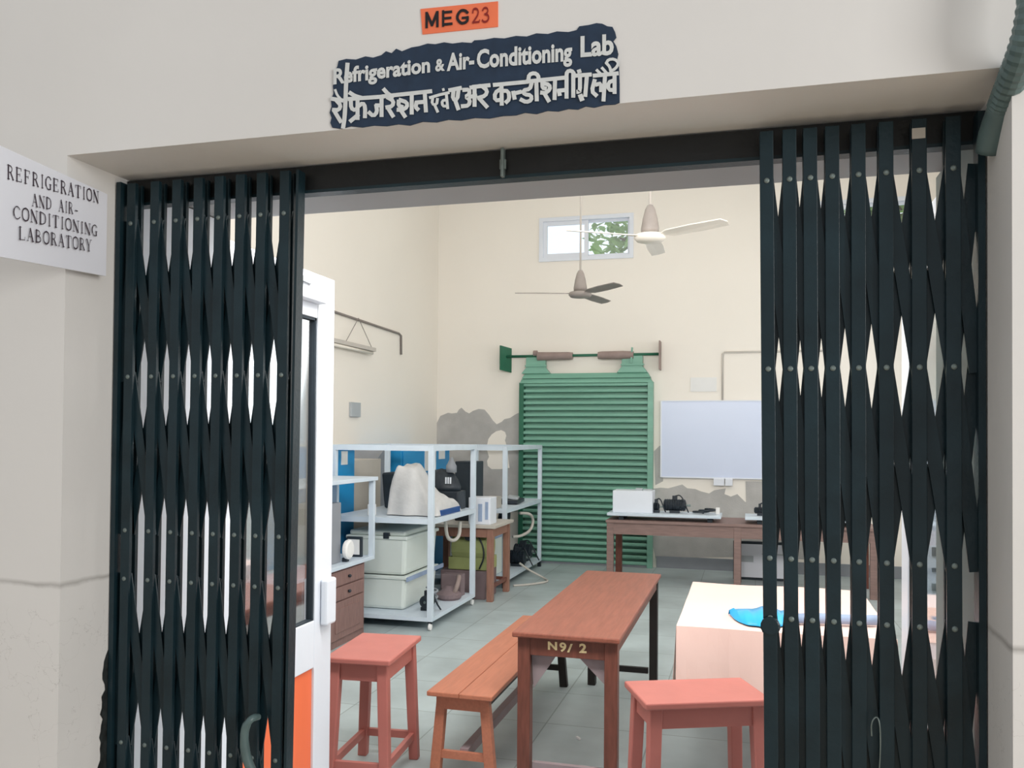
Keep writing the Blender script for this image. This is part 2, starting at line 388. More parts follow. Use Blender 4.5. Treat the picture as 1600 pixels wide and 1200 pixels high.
# ------------------------------------------------------------------ trees beyond the far wall
def tree(x, y, label, seed, crown):
    t = thing('tree', label, 'tree', (x, y, 0))
    rn = random.Random(seed)
    MB().tube([(x, y, 0), (x+.1, y, 2), (x-.05, y+.1, 4), (x, y, 5)], [.2, .16, .11, .06], 10).build('trunk', M['bark'], t, smooth=True)
    b = MB()
    for k in range(9):
        a = rn.uniform(0, 6.28); q = Vector((math.cos(a)*crown*.8, math.sin(a)*.5, rn.uniform(-.2, .9)))
        p = Vector((x, y, 3.6+.15*k)); b.tube([p, p+q*.5+Vector((0, 0, .1)), p+q], [.05, .035, .015], 6)
    b.build('branch', M['bark'], t, smooth=True)
    l = MB()
    for k in range(2600):
        a, e = rn.uniform(0, 6.28), rn.uniform(-1, 1); rr = crown*rn.uniform(.25, 1)**.6
        c = Vector((x+rr*math.cos(a)*math.sqrt(1-e*e), y+.5*rr*math.sin(a)*math.sqrt(1-e*e), 4.7+rr*e))
        R = Euler((rn.uniform(-1, 1), rn.uniform(-1, 1), rn.uniform(0, 6))).to_matrix(); s = rn.uniform(.06, .13)
        l.poly([c+R@Vector(v)*s for v in ((0, -1, 0), (.45, -.3, .08), (.35, .5, .1), (0, 1.2, 0), (-.35, .5, .1), (-.45, -.3, .08))])
    l.build('foliage', M['leaf'], t)
tree(-1.02, 13.6, 'leafy green tree outside the left high window above the green shutter', 2, 1.45)
tree(2.5, 13.4, 'leafy green tree outside the right high window behind the folding gate', 5, 1.25)

# ------------------------------------------------------------------ gates
ROWS = [2.165, 1.750, 1.337, 1.207, .770, .335]
def gate(label, xt, xb, wd, wallx, name='folding_gate'):
    x0 = (xt[0]+xt[-1])/2
    t = thing(name, label, 'gate', (x0, YG, 0), 'folding gates of the doorway')
    X = lambda i, z: xb[i]+(xt[i]-xb[i])*z/2.2
    for i in range(len(xt)):
        p = MB()
        for ya in (YG-.018, YG+.010):
            a, b = Vector((X(i, .03), ya+.004, .03)), Vector((X(i, 2.275), ya+.004, 2.275))
            p.bar(a, b, wd, .008)
            for sgn in (-1, 1):   # returned lips of the channel
                yy = ya+(.009 if ya < YG else -.001)
                p.bar(a+Vector((sgn*(wd/2-.0015), yy-a.y, 0)), b+Vector((sgn*(wd/2-.0015), yy-b.y, 0)), .003, .006)
        p.build('picket', M['gate'], t, bevel=.0012)
    for i in range(len(xt)-1):
        for k in (0, 1, 3, 4):
            z0, z1 = ROWS[k], ROWS[k+1]
            MB().bar((X(i, z0), YG-.0045, z0+.012), (X(i+1, z1), YG-.0045, z1-.012), wd*.98, .004).build('lattice_arm', M['gate'], t)
            MB().bar((X(i+1, z0), YG+.0045, z0+.012), (X(i, z1), YG+.0045, z1-.012), wd*.98, .004).build('lattice_arm', M['gate'], t)
    iw = 0 if abs(wallx-xt[0]) < abs(wallx-xt[-1]) else len(xt)-1
    for k in (0, 1, 3, 4):
        z0, z1 = ROWS[k], ROWS[k+1]
        MB().bar((X(iw, z0), YG-.0045, z0+.012), (wallx, YG-.0045, z1-.012), wd*.98, .004).build('lattice_arm', M['gate'], t)
        MB().bar((wallx, YG+.0045, z0+.012), (X(iw, z1), YG+.0045, z1-.012), wd*.98, .004).build('lattice_arm', M['gate'], t)
    rv = None
    for i in range(len(xt)):
        for z in ROWS:
            if rv is None:
                rv = MB().lathe((X(i, z), YG-.018, z), [(.0062, 0), (.0058, -.002), (.003, -.004)], 10, 'y').build('rivet', M['rivet'], t)
                home = Vector((X(i, z), 0, z))
            else:
                r2 = rv.copy(); COL.objects.link(r2); r2.location = rv.location+Vector((X(i, z), 0, z))-home
    return t, X
lx = [-1.617, -1.543, -1.475, -1.409, -1.346, -1.283, -1.221, -1.154]
gl, XG = gate('black collapsible gate folded against the left jamb under the white notice', [x+.004 for x in lx], [x-.004 for x in lx], .027, -1.6475)
p = MB().bar((-1.136, YG, .03), (-1.113, YG, 2.275), .007, .034); p.build('leading_strip', M['gate'], gl)
MB().bar((-1.656, YG, 0), (-1.652, YG, 2.28), .014, .04).build('wall_channel', M['gate'], gl)
h = MB().tube([at(398, 1215, 'y', 1.945), at(383, 1180, 'y', 1.935), at(381, 1140, 'y', 1.93), at(392, 1122, 'y', 1.93), at(404, 1120, 'y', 1.96)], [.012, .012, .011, .009, .008], 10, 2)
o = h.build('lock_handle', M['hose'], gl, smooth=True); o['label'] = 'grey-green curved lock handle near the foot of the gate'
rxb = [.060, .099, .142, .184, .232, .286, .348, .416]; rxt = [.037, .085, .128, .173, .226, .281, .346, .411]
gr, XG2 = gate('black collapsible gate folded against the right jamb below the hose', rxt, rxb, .029, .457)
MB().bar((.466, YG, 0), (.464, YG, 2.28), .014, .04).build('wall_channel', M['gate'], gr)
q = at(1370, 1118, 'y', 1.955)
MB().tube([at(1362, 1150, 'y', 1.955), at(1361, 1128, 'y', 1.95), q, at(1375, 1130, 'y', 1.95), at(1376, 1170, 'y', 1.955), at(1373, 1215, 'y', 1.96)], .0016, 6, 2).build('wire', M['rivet'], gr, smooth=True)
# extra knuckle plates low on the leading picket of the right gate
for z in (1.19,):
    MB().lathe((XG2(0, z), YG-.022, z), [(.021, 0), (.021, -.004), (.017, -.006)], 14, 'y').build('knuckle_plate', M['gate'], gr)

t = thing('gate_track', 'black overhead gate track with a clamped joint under the lintel', 'track', (-.6, YG, 2.22))
MB().box(XL+.004, XR-.004, YG+.026, YG+.054, 2.232, 2.296).build('channel', M['black'], t)
MB().box(XL+.004, XR-.004, YG+.021, YG+.058, 2.224, 2.232).build('lower_lip', M['gate'], t)
jx = at(783, 250, 'y', YG).x
MB().box(jx-.004, jx+.004, YG+.006, YG+.0255, 2.226, 2.296).box(jx-.008, jx+.008, YG+.012, YG+.02, 2.245, 2.27).build('joint_clamp', M['rivet'], t, bevel=.002)

q0, q1 = at(1425, 217, 'y', YG-.0195), at(1446, 199, 'y', YG-.0195)
o = MB().box(q0.x, q1.x, YG-.0195, YG-.0178, q0.z, q1.z).build('paint_chip', M['beige'], gr); o['label'] = 'cream paint chip at the top of a picket'
# corrugated hose in the upper right corner
t = thing('corrugated_hose', 'dark green corrugated hose bending past the right end of the lintel', 'hose', (.45, 1.8, 2.3))
A = [at(1543, 238, 'y', 1.925), at(1552, 205, 'y', 1.90), at(1566, 165, 'y', 1.86)]
MB().tube(A, [.024, .0265, .026], 14, 1).build('smooth_end', M['hose'], t, smooth=True)
Bp = [at(1566, 165, 'y', 1.86), at(1580, 128, 'y', 1.80), at(1597, 85, 'y', 1.74), at(1612, 30, 'y', 1.71), at(1618, -40, 'y', 1.71), at(1618, -120, 'y', 1.72)]
q = Bp
for _ in range(3):
    z_ = [q[0]]
    for a, b in zip(q, q[1:]): z_ += [a*.75+b*.25, a*.25+b*.75]
    q = z_+[q[-1]]
MB().tube(q, .0265, 14, 0, .05).build('corrugated_length', M['hose'], t)

# ------------------------------------------------------------------ signs on the lintel and jamb
PL = lambda d: (lambda x, y: at(x, y, 'y', YF-d))
out = [(529, 95), (541, 92), (556, 93), (571, 88), (583, 90), (596, 86), (603, 80), (612, 83), (619, 76), (628, 80), (643, 74), (655, 72), (668, 68), (680, 69), (694, 66), (707, 68), (722, 66), (737, 67),
       (741, 63), (757, 62), (772, 59), (788, 60), (806, 56), (823, 57), (838, 52), (856, 53), (870, 49), (888, 50), (901, 47), (905, 41), (920, 39), (932, 36), (941, 37), (949, 41), (957, 42), (961, 50), (963, 58),
       (958, 64), (963, 72), (966, 84), (964, 92), (967, 104), (968, 130), (968, 160), (961, 163), (944, 164), (928, 168), (915, 166), (903, 171), (888, 170), (872, 174), (855, 173), (838, 178), (820, 176), (806, 180), (786, 181), (764, 185),
       (742, 184), (720, 188), (700, 187), (682, 191), (660, 190), (640, 196), (622, 194), (604, 197), (584, 196), (566, 199), (548, 197), (533, 201), (519, 199), (516, 192), (518, 184), (515, 176), (518, 166), (517, 156), (521, 146), (520, 134), (524, 124), (523, 112), (527, 104)]
sg = MB(); P = PL(.003); ext = [P(x, y) for x, y in out]; n = len(ext)
sg.add(ext+[v+Vector((0, .003, 0)) for v in ext], [tuple(range(n))]+[(i, (i+1) % n, (i+1) % n+n, i+n) for i in range(n)])
sign = tag(sg.build('painted_sign', M['navy']), 'ragged navy painted sign with white English and Hindi lettering on the lintel', 'sign')
e = MB(); P = PL(.005)
word(e, 'Refrigeration', (521, 131), (672, 112), 24, P, .035); word(e, '&', (680, 111), (695, 109.5), 19, P, .035)
word(e, 'Air-', (698, 110), (741, 105.5), 27, P, .035); word(e, 'Conditioning', (745, 106), (894, 93.5), 29, P, .035); word(e, 'Lab', (907, 88), (959, 84), 32, P, .035)
e.build('english_lettering', M['letter'], sign)
hi = MB()
def tr(ox, oy, strokes, wd):
    for s in strokes:
        w_ = wd
        if isinstance(s, tuple): s, w_ = s
        ribbon(hi, smooth2([(ox+x/6.667, oy+y/6.667) for x, y in s], 1 if len(s) > 2 else 0), w_/6.667, P)
tr(510, 100, [[(55, 362), (165, 380)], [(105, 380), (150, 430), (130, 480), (72, 478)], [(78, 480), (112, 540), (150, 600)], ([(92, 270), (112, 325), (155, 372)], 26),
    ([(220, 0), (205, 200), (200, 380), (190, 560), (175, 660)], 44), [(245, 300), (300, 335), (365, 352)], [(235, 365), (590, 340)], [(255, 385), (258, 460), (300, 485), (335, 440)], [(325, 360), (325, 570)],
    [(335, 440), (380, 405), (405, 445), (402, 552)], [(330, 530), (252, 595)], [(575, 345), (575, 540)], [(570, 432), (520, 432)], [(520, 432), (530, 500), (490, 545), (445, 505)],
    [(590, 338), (1090, 285)], [(640, 350), (700, 385), (690, 440), (628, 452)], [(640, 455), (695, 545)], [(600, 265), (645, 315), (695, 340)],
    [(765, 375), (840, 400), (842, 450), (790, 480), (745, 478)], [(755, 385), (752, 435), (790, 448)], [(775, 480), (820, 548)], [(890, 315), (890, 515)],
    [(1025, 295), (1038, 492)], [(940, 402), (1030, 395)], [(940, 402), (930, 450), (955, 475)],
    ([(1080, 352), (1180, 322)], 30), ([(1110, 345), (1100, 420), (1150, 425), (1158, 365)], 30), ([(1130, 430), (1160, 498)], 30), ([(1180, 322), (1275, 300)], 30), ([(1250, 375), (1205, 385), (1212, 440), (1250, 440)], 30), ([(1250, 310), (1265, 462)], 30), ([(1218, 262), (1222, 275)], 26),
    [(1285, 275), (1400, 252)], [(1325, 275), (1318, 370), (1365, 375), (1378, 270)], [(1345, 385), (1375, 470)],
    [(1430, 272), (1490, 268), (1492, 318), (1450, 342), (1498, 375), (1485, 435), (1415, 442)], [(1490, 345), (1560, 332)], [(1545, 245), (1545, 435)], [(1505, 248), (1600, 232)]], 42)
tr(740, 60, [[(0, 507), (165, 490)], [(90, 500), (145, 545), (125, 600), (50, 622)], [(62, 628), (140, 715)],
    [(215, 487), (560, 455)], [(292, 490), (295, 690)], [(290, 525), (222, 570), (225, 650), (290, 642)], [(295, 548), (365, 550), (375, 635), (340, 668)],
    [(415, 562), (428, 628)], [(428, 575), (490, 560)], [(605, 470), (590, 530), (515, 545), (530, 585), (602, 595), (605, 645), (550, 668), (495, 640)], [(655, 440), (660, 645)], [(572, 440), (580, 380), (635, 362), (675, 388), (680, 435)],
    [(560, 452), (950, 412)], [(722, 470), (792, 485), (798, 535), (750, 572), (708, 568)], [(718, 470), (720, 520), (752, 525)], [(742, 580), (785, 655)], [(850, 420), (845, 632)],
    [(885, 548), (965, 540)], [(890, 548), (898, 590)], [(970, 412), (970, 618)], [(1040, 385), (1040, 608)], [(968, 405), (975, 348), (1020, 338), (1050, 372), (1045, 400)], ([(1100, 340), (1104, 352)], 44),
    [(1062, 392), (1220, 380)], [(1110, 392), (1110, 560), (1085, 560)], [(1182, 390), (1165, 600)], ([(1115, 600), (1130, 640)], 50),
    [(1255, 392), (1500, 368)], [(1262, 440), (1232, 555), (1280, 598)], [(1280, 485), (1330, 472), (1330, 550)], [(1370, 400), (1355, 648)], ([(1285, 335), (1330, 378)], 30), ([(1340, 312), (1390, 368)], 30),
    [(1470, 380), (1470, 570)], [(1470, 440), (1405, 462), (1405, 540), (1470, 542)], ([(1385, 260), (1405, 225), (1470, 218), (1515, 262), (1480, 320), (1430, 345)], 30), ([(1385, 262), (1420, 300), (1430, 345)], 30)], 42)
hi.build('hindi_lettering', M['letter'], sign)

pl = MB(); P = PL(.002); c4 = [P(x, y) for x, y in ((657, 14), (778, 2), (778, 41.5), (660, 53.5))]
pl.add(c4+[v+Vector((0, .002, 0)) for v in c4], [(0, 1, 2, 3)]+[(i, (i+1) % 4, (i+1) % 4+4, i+4) for i in range(4)])
plate = tag(pl.build('room_number_plate', M['orange_paper']), 'small orange room number plate reading MEG 23 above the navy sign', 'sign')
def glyph(mb, strokes, O, U, V, P, nrm=Vector((0, -1, 0))):
    """strokes in a unit box: O origin, U and V its edges in 2-D"""
    for pts, wd in strokes:
        Q = smooth2(pts, 2) if len(pts) > 3 else pts
        ribbon(mb, Q, wd, lambda x, y: P(O[0]+U[0]*x+V[0]*y, O[1]+U[1]*x+V[1]*y), nrm)
e = MB(); P = PL(.0035)
for L_, O, U in (([([(.1, 0), (.1, 1)], .19), ([(.9, 0), (.9, 1)], .19), ([(.12, .96), (.5, .12)], .2), ([(.5, .12), (.88, .96)], .2)], (664.5, 43), (21, -1.9)),
                 ([([(.12, 0), (.12, 1)], .22), ([(.12, .91), (.95, .91)], .18), ([(.12, .5), (.88, .5)], .17), ([(.12, .09), (.98, .09)], .18)], (690.5, 40.6), (16, -1.5)),
                 ([([(.93, .74), (.75, .92), (.4, .95), (.1, .5), (.4, .06), (.75, .07), (.93, .2), (.93, .46)], .2), ([(.95, .42), (.55, .42)], .17)], (711, 38.8), (21, -1.9))):
    glyph(e, L_, O, U, (0, -23), P)
e.build('black_letters', M['ink'], plate)
e = MB()
glyph(e, [([(.05, .72), (.12, .95), (.45, 1), (.75, .85), (.7, .55), (.4, .3), (.05, .04)], .15), ([(.05, .06), (.85, .06)], .13), ([(.85, .06), (.92, .2)], .08)], (738, 36.5), (12.5, -1.2), (0, -23), P)
glyph(e, [([(.08, .8), (.25, .98), (.6, .98), (.75, .75), (.55, .56), (.35, .54)], .13), ([(.35, .54), (.7, .5), (.85, .25), (.6, .02), (.2, .02), (.05, .15)], .15)], (753, 35), (13, -1.2), (0, -23), P)
e.build('red_numerals', M['red_ink'], plate)

# white notice sticking out past the jamb edge
XN = -1.628
N_ = [(-2, 221), (166, 300), (168, 430), (-2, 400)]
nb = MB(); q = [Vector((XN, y, z)) for y, z in ((1.53, 2.246), (1.9, 2.226), (1.9, 2.010), (1.53, 1.992))]
nb.add(q+[v+Vector((-.006, 0, 0)) for v in q], [(0, 1, 2, 3), (7, 6, 5, 4)]+[(i, i+4, (i+1) % 4+4, (i+1) % 4) for i in range(4)])
notice = tag(nb.build('notice_board', M['notice']), 'white notice sheet with serif capitals jutting out from the left jamb', 'notice')
MB().box(XL, XN-.006, 1.86, 1.885, 2.05, 2.08).box(XL, XN-.006, 1.86, 1.885, 2.16, 2.19).build('spacer', M['notice'], notice)
SER = {
 'R': [([(.2, 0), (.2, 1)], .17), ([(.2, .97), (.55, .97), (.75, .75), (.55, .5), (.2, .5)], .08), ([(.5, .5), (.85, .02)], .14), ([(.05, .02), (.38, .02)], .05), ([(.05, .98), (.3, .98)], .05), ([(.72, .02), (.95, .02)], .05)],
 'E': [([(.2, 0), (.2, 1)], .17), ([(.05, .98), (.78, .98)], .05), ([(.05, .02), (.82, .02)], .05), ([(.2, .52), (.6, .52)], .05), ([(.78, .98), (.78, .8)], .06), ([(.82, .02), (.82, .22)], .06), ([(.6, .4), (.6, .62)], .05)],
 'F': [([(.22, 0), (.22, 1)], .17), ([(.05, .98), (.8, .98)], .05), ([(.05, .02), (.42, .02)], .05), ([(.22, .52), (.6, .52)], .05), ([(.8, .98), (.8, .78)], .06), ([(.6, .4), (.6, .62)], .05)],
 'I': [([(.5, 0), (.5, 1)], .18), ([(.28, .98), (.72, .98)], .05), ([(.28, .02), (.72, .02)], .05)],
 'G': [([(.88, .8), (.7, .98), (.3, .98), (.08, .5), (.3, .02), (.7, .02), (.82, .15)], .09), ([(.14, .75), (.08, .5), (.14, .25)], .14), ([(.8, .42), (.8, .05)], .15), ([(.62, .42), (.95, .42)], .05)],
 'A': [([(.5, 1), (.12, 0)], .06), ([(.48, 1), (.85, 0)], .17), ([(.25, .36), (.7, .36)], .05), ([(0, .02), (.25, .02)], .05), ([(.68, .02), (1, .02)], .05)],
 'T': [([(.5, 0), (.5, 1)], .17), ([(.08, .98), (.92, .98)], .05), ([(.08, .98), (.08, .78)], .06), ([(.92, .98), (.92, .78)], .06), ([(.32, .02), (.68, .02)], .05)],
 'O': [([(.5, 1), (.15, .9), (.05, .5), (.15, .1), (.5, 0)], .12), ([(.5, 1), (.85, .9), (.95, .5), (.85, .1), (.5, 0)], .12)],
 'N': [([(.15, 0), (.15, 1)], .06), ([(.12, 1), (.85, 0)], .17), ([(.85, 0), (.85, 1)], .06), ([(0, .02), (.3, .02)], .05), ([(.7, .98), (1, .98)], .05)],
 'D': [([(.2, 0), (.2, 1)], .17), ([(.1, .97), (.5, .97), (.9, .8), (.92, .5), (.9, .2), (.5, .03), (.1, .03)], .08), ([(.86, .75), (.92, .5), (.86, .25)], .12)],
 'C': [([(.9, .78), (.7, .98), (.3, .98), (.08, .5), (.3, .02), (.7, .02), (.92, .2)], .08), ([(.14, .75), (.08, .5), (.14, .25)], .14)],
 'L': [([(.22, 0), (.22, 1)], .17), ([(.05, .98), (.4, .98)], .05), ([(.05, .02), (.85, .02)], .05), ([(.85, .02), (.88, .25)], .06)],
 'B': [([(.2, 0), (.2, 1)], .17), ([(.1, .97), (.55, .97), (.75, .75), (.55, .53), (.2, .53)], .08), ([(.2, .53), (.65, .5), (.88, .26), (.65, .03), (.1, .03)], .1)],
 'Y': [([(.5, 0), (.5, .45)], .17), ([(.5, .45), (.12, 1)], .15), ([(.5, .45), (.88, 1)], .06), ([(0, .98), (.28, .98)], .05), ([(.72, .98), (1, .98)], .05), ([(.35, .02), (.65, .02)], .05)],
 '-': [([(.2, .35), (.75, .35)], .1)]}
nl = MB(); PX = lambda x, y: at(x, y, 'x', XN+.0015)
for txt, L, R, h0, h1 in (('REFRIGERATION', (11, 279), (155, 318), 22, 18), ('AND AIR-', (49, 322), (123, 336.5), 19, 17), ('CONDITIONING', (19, 341), (152, 370), 20, 17), ('LABORATORY', (27, 374), (142, 393.5), 20, 18)):
    n = len(txt); k0, k1 = 1.12, .86; ws = [(k0+(k1-k0)*i/(n-1))*(.62 if c == 'I' else 1) for i, c in enumerate(txt)]; tot = sum(ws); u = 0
    for i, c in enumerate(txt):
        a, b = u/tot, (u+ws[i]*.86)/tot; u += ws[i]
        if c == ' ': continue
        O = (L[0]+(R[0]-L[0])*a, L[1]+(R[1]-L[1])*a); U = ((R[0]-L[0])*(b-a), (R[1]-L[1])*(b-a))
        glyph(nl, SER[c], O, U, (0, -(h0+(h1-h0)*a)), PX, Vector((1, 0, 0)))
nl.build('lettering', M['notice_ink'], notice)

# ------------------------------------------------------------------ door leaves
def leaf(n, x, y0, y1, zt, fx, sides):
    """leaf standing open along Y; fx = +1 when its visible face looks to +X"""
    r = bpy.data.objects.new('door_%d' % n, None); COL.objects.link(r); r.location = (x, y0, 0); r['kind'] = 'structure'
    a, b = (x-.045, x) if fx > 0 else (x, x+.045)
    s0, s1 = sides
    MB().box(a, b, y0, y0+s0, .02, zt).box(a, b, y1-s1, y1, .02, zt).box(a, b, y0+s0, y1-s1, .02, .1).box(a, b, y0+s0, y1-s1, .655, .845).box(a, b, y0+s0, y1-s1, 2.07, zt).build('door_frame', M['alu'], r, bevel=.004)
    c = (a+b)/2
    gk = MB()
    for (ya, yb, za, zb) in ((y0+s0, y0+s0+.012, .845, 2.07), (y1-s1-.012, y1-s1, .845, 2.07), (y0+s0, y1-s1, 2.06, 2.07), (y0+s0, y1-s1, .845, .85)): gk.box(a+.006, b-.006, ya, yb, za, zb)
    gk.build('gasket', M['gasket'], r)
    MB().box(c-.003, c+.003, y0+s0, y1-s1, .845, 2.07).build('pane', M['door_glass'], r)
    MB().box(c-.012, c+.012, y0+s0, y1-s1, .1, .655).build('panel', M['orange'] if fx > 0 else M['alu_grey'], r)
    return r
XD = -1.69
d1 = leaf(1, XD, 2.50, 3.32, 2.25, 1, (.08, .145))
MB().box(XD+.002, XD+.035, 3.215, 3.30, .815, 1.005).build('door_handle', M['alu'], d1, bevel=.01)
MB().box(XD-.002, XD+.045, 2.62, 3.175, 2.125, 2.215).build('door_closer', M['alu'], d1, bevel=.01)
MB().bar((XD+.05, 3.02, 2.19), (XD+.05, 2.75, 2.2), .012, .02).build('closer_arm', M['alu_grey'], d1)
d2 = leaf(2, .505, 2.50, 3.2, 2.28, -1, (.06, .12))

# ------------------------------------------------------------------ wooden furniture
# long table with stencilled apron
t = thing('long_table', 'reddish brown narrow table with yellow stencilled marks on its apron', 'table', (-.77, 4.66, 0))
x0, x1, y0, y1, H = -1.018, -.535, 3.745, 5.60, .722
MB().box(x0, x1, y0, y1, H-.024, H).build('tabletop', M['wood'], t, bevel=.006)
lw = .058
ya_ = y0+.03
ap = MB().box(x0+.02+lw, x1-.012-lw, ya_, ya_+.025, H-.105, H-.024).build('apron', M['wood_leg'], t, bevel=.002)
MB().box(x0+.02+lw, x1-.012-lw, y1-.055, y1-.03, H-.105, H-.024).build('apron', M['wood_leg'], t)
for xa in (x0+.024, x1-.012-.03): MB().box(xa, xa+.022, ya_+lw, y1-.03-lw, H-.085, H-.024).build('side_rail', M['wood_leg'], t)
for xa, xb in ((x0+.02, x0+.02+lw), (x1-.012-lw, x1-.012)):
    MB().box(xa, xb, ya_-.002, ya_+lw, 0, H-.024).build('leg', M['wood_leg'], t, bevel=.004)
    MB().box(xa+.006, xb-.002, y1-.03-lw, y1-.03, 0, H-.024).build('leg', M['dark_wood'], t, bevel=.004)['label'] = 'near-black rear table leg'
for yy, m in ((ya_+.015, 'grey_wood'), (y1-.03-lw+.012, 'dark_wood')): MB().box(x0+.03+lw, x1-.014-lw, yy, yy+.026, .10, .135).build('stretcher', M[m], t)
MB().prism([(x0+.02+lw, H-.105), (x0+.02+lw+.115, H-.105), (x0+.02+lw+.01, H-.26)], 'y', ya_+.028, ya_+.042).build('gusset', M['grey_wood'], t)
MB().prism([(x1-.012-lw, H-.105), (x1-.012-lw-.12, H-.105), (x1-.012-lw, H-.22)], 'y', ya_+.028, ya_+.042).build('gusset', M['grey_wood'], t)
e = MB(); PY = lambda x, y: at(x, y, 'y', ya_-.0015)
word(e, 'N', (856, 1014.5), (870.5, 1015.5), 12.5, PY, .04); word(e, '9', (874, 1017.3), (885, 1018), 14, PY, .03); word(e, '/', (886, 1018.5), (895, 1019), 13, PY, .03)
e.build('stencil_letters', M['yellow'], ap); e = MB(); word(e, '2', (905, 1019.3), (916.5, 1020), 14, PY, .04)
e.build('stencil_number', M['yellow'], ap)

# bench
t = thing('bench', 'long orange-brown wooden bench left of the narrow table', 'bench', (-1.265, 4.6, 0))
x0, x1, y0, y1, H = -1.425, -1.11, 3.755, 5.52, .42
MB().box(x0, -1.2705, y0, y1, H-.022, H).box(-1.2685, x1, y0, y1, H-.022, H).build('seat', M['bench'], t, bevel=.004)
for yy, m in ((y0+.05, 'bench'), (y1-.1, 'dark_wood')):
    for sx, xt in ((-1, x0+.055), (1, x1-.055)):
        MB().bar((xt, yy+.02, H-.022), (xt+sx*.035, yy+.02, 0), .044, .042, w2=.05).build('leg', M[m], t, bevel=.003)
    MB().box(x0+.03, x1-.03, yy, yy+.03, H-.09, H-.022).build('end_apron', M[m], t)
    MB().box(x0+.03, x1-.03, yy+.008, yy+.03, .10, .135).build('end_stretcher', M[m], t)
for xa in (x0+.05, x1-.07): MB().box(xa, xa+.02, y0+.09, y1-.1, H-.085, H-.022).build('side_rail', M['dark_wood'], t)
MB().box((x0+x1)/2-.02, (x0+x1)/2+.02, y0+.08, y1-.1, .10, .145).build('long_stretcher', M['grey_wood'], t)

# two stools, the second a copy of the first
def stool(label):
    t = thing('wooden_stool', label, 'stool', (0, 0, 0), 'salmon wooden stools')
    a, b, H = .155, .25, .60
    MB().box(-a, a, -b, b, H-.026, H).build('seat', M['stool'], t, bevel=.006)
    for sx in (-1, 1):
        for sy in (-1, 1):
            MB().bar((sx*(a-.045), sy*(b-.048), H-.026), (sx*(a-.022), sy*(b-.028), 0), .05, .05, w2=.045, h2=.045).build('leg', M['stool'], t, bevel=.005)
        MB().box(sx*(a-.04)-.012, sx*(a-.04)+.012, -b+.07, b-.07, H-.105, H-.026).build('apron', M['stool'], t)
        MB().box(sx*(a-.028)-.011, sx*(a-.028)+.011, -b+.05, b-.05, .10, .135).build('stretcher', M['stool'], t)
        MB().box(-a+.07, a-.07, sx*(b-.045)-.012, sx*(b-.045)+.012, H-.105, H-.026).build('apron', M['stool'], t)
        MB().box(-a+.05, a-.05, sx*(b-.03)-.011, sx*(b-.03)+.011, .10, .135).build('stretcher', M['stool'], t)
    return t
s1 = stool('salmon painted stool beside the open white door'); s2 = copy_tree(s1)
s1.location = (-1.70, 3.79, 0); s1.rotation_euler.z = math.radians(5)
s2.location = (-.196, 3.505, 0); s2.rotation_euler.z = math.radians(-67)
s2['label'] = 'salmon painted stool in front of the pink covered table'

# pink covered table
t = thing('work_table', 'brown wooden table hidden under the pale pink cover', 'table', (.15, 4.57, 0))
x0, x1, y0, y1, H = -.31, .61, 3.96, 5.18, .745
MB().box(x0+.01, x1-.01, y0+.01, y1-.01, H-.03, H-.004).build('tabletop', M['wood_leg'], t)
for xa, ya in ((x0+.38, y0+.05), (x1-.1, y0+.05), (x0+.03, y1-.1), (x1-.1, y1-.1)): MB().box(xa, xa+.055, ya, ya+.055, 0, H-.03).build('leg', M['wood_leg'], t, bevel=.003)
MB().box(x0+.05, x1-.05, y1-.09, y1-.07, .10, .14).build('stretcher', M['wood_leg'], t)
c = MB(); nx, ny = 20, 24
def cz(x, y): return H+.004+.003*math.sin(x*9+y*4)*math.sin(y*7)
vs = []; fs = []
for j in range(ny+1):
    for i in range(nx+1):
        x = x0+(x1-x0)*i/nx; y = y0+(y1-y0)*j/ny
        z = cz(x, y); k = max(0, (i/nx-.9)*10)*max(0, 1-(j/ny)); vs.append((x, y, z-.0*k))
fs = [(j*(nx+1)+i, j*(nx+1)+i+1, (j+1)*(nx+1)+i+1, (j+1)*(nx+1)+i) for j in range(ny) for i in range(nx)]
c.add(vs, fs)
def skirt(pts, nrm, drop):
    vs = []
    for k, (x, y) in enumerate(pts):
        wv = .006*math.sin(k*.9)+.004*math.sin(k*2.3)
        vs += [(x, y, cz(x, y)), (x+nrm[0]*(.008+wv*.5), y+nrm[1]*(.008+wv*.5), H-drop*.5), (x+nrm[0]*(.014+wv), y+nrm[1]*(.014+wv), H-drop+.004*math.sin(k*1.3))]
    c.add(vs, [(3*k+a, 3*k+3+a, 3*k+4+a, 3*k+1+a) for k in range(len(pts)-1) for a in (0, 1)])
skirt([(x0+(x1-x0)*i/nx, y0) for i in range(nx+1)], (0, -1), .285)
skirt([(x0, y0+(y1-y0)*j/ny) for j in range(ny+1)], (-1, 0), .285)
skirt([(x1, y0+(y1-y0)*j/ny) for j in range(ny+1)], (1, 0), .2)
skirt([(x0+(x1-x0)*i/nx, y1) for i in range(nx+1)], (0, 1), .2)
tag(c.build('table_cover', M['cloth'], smooth=False), 'pale pink sheet covering the table behind the right gate', 'tablecloth')
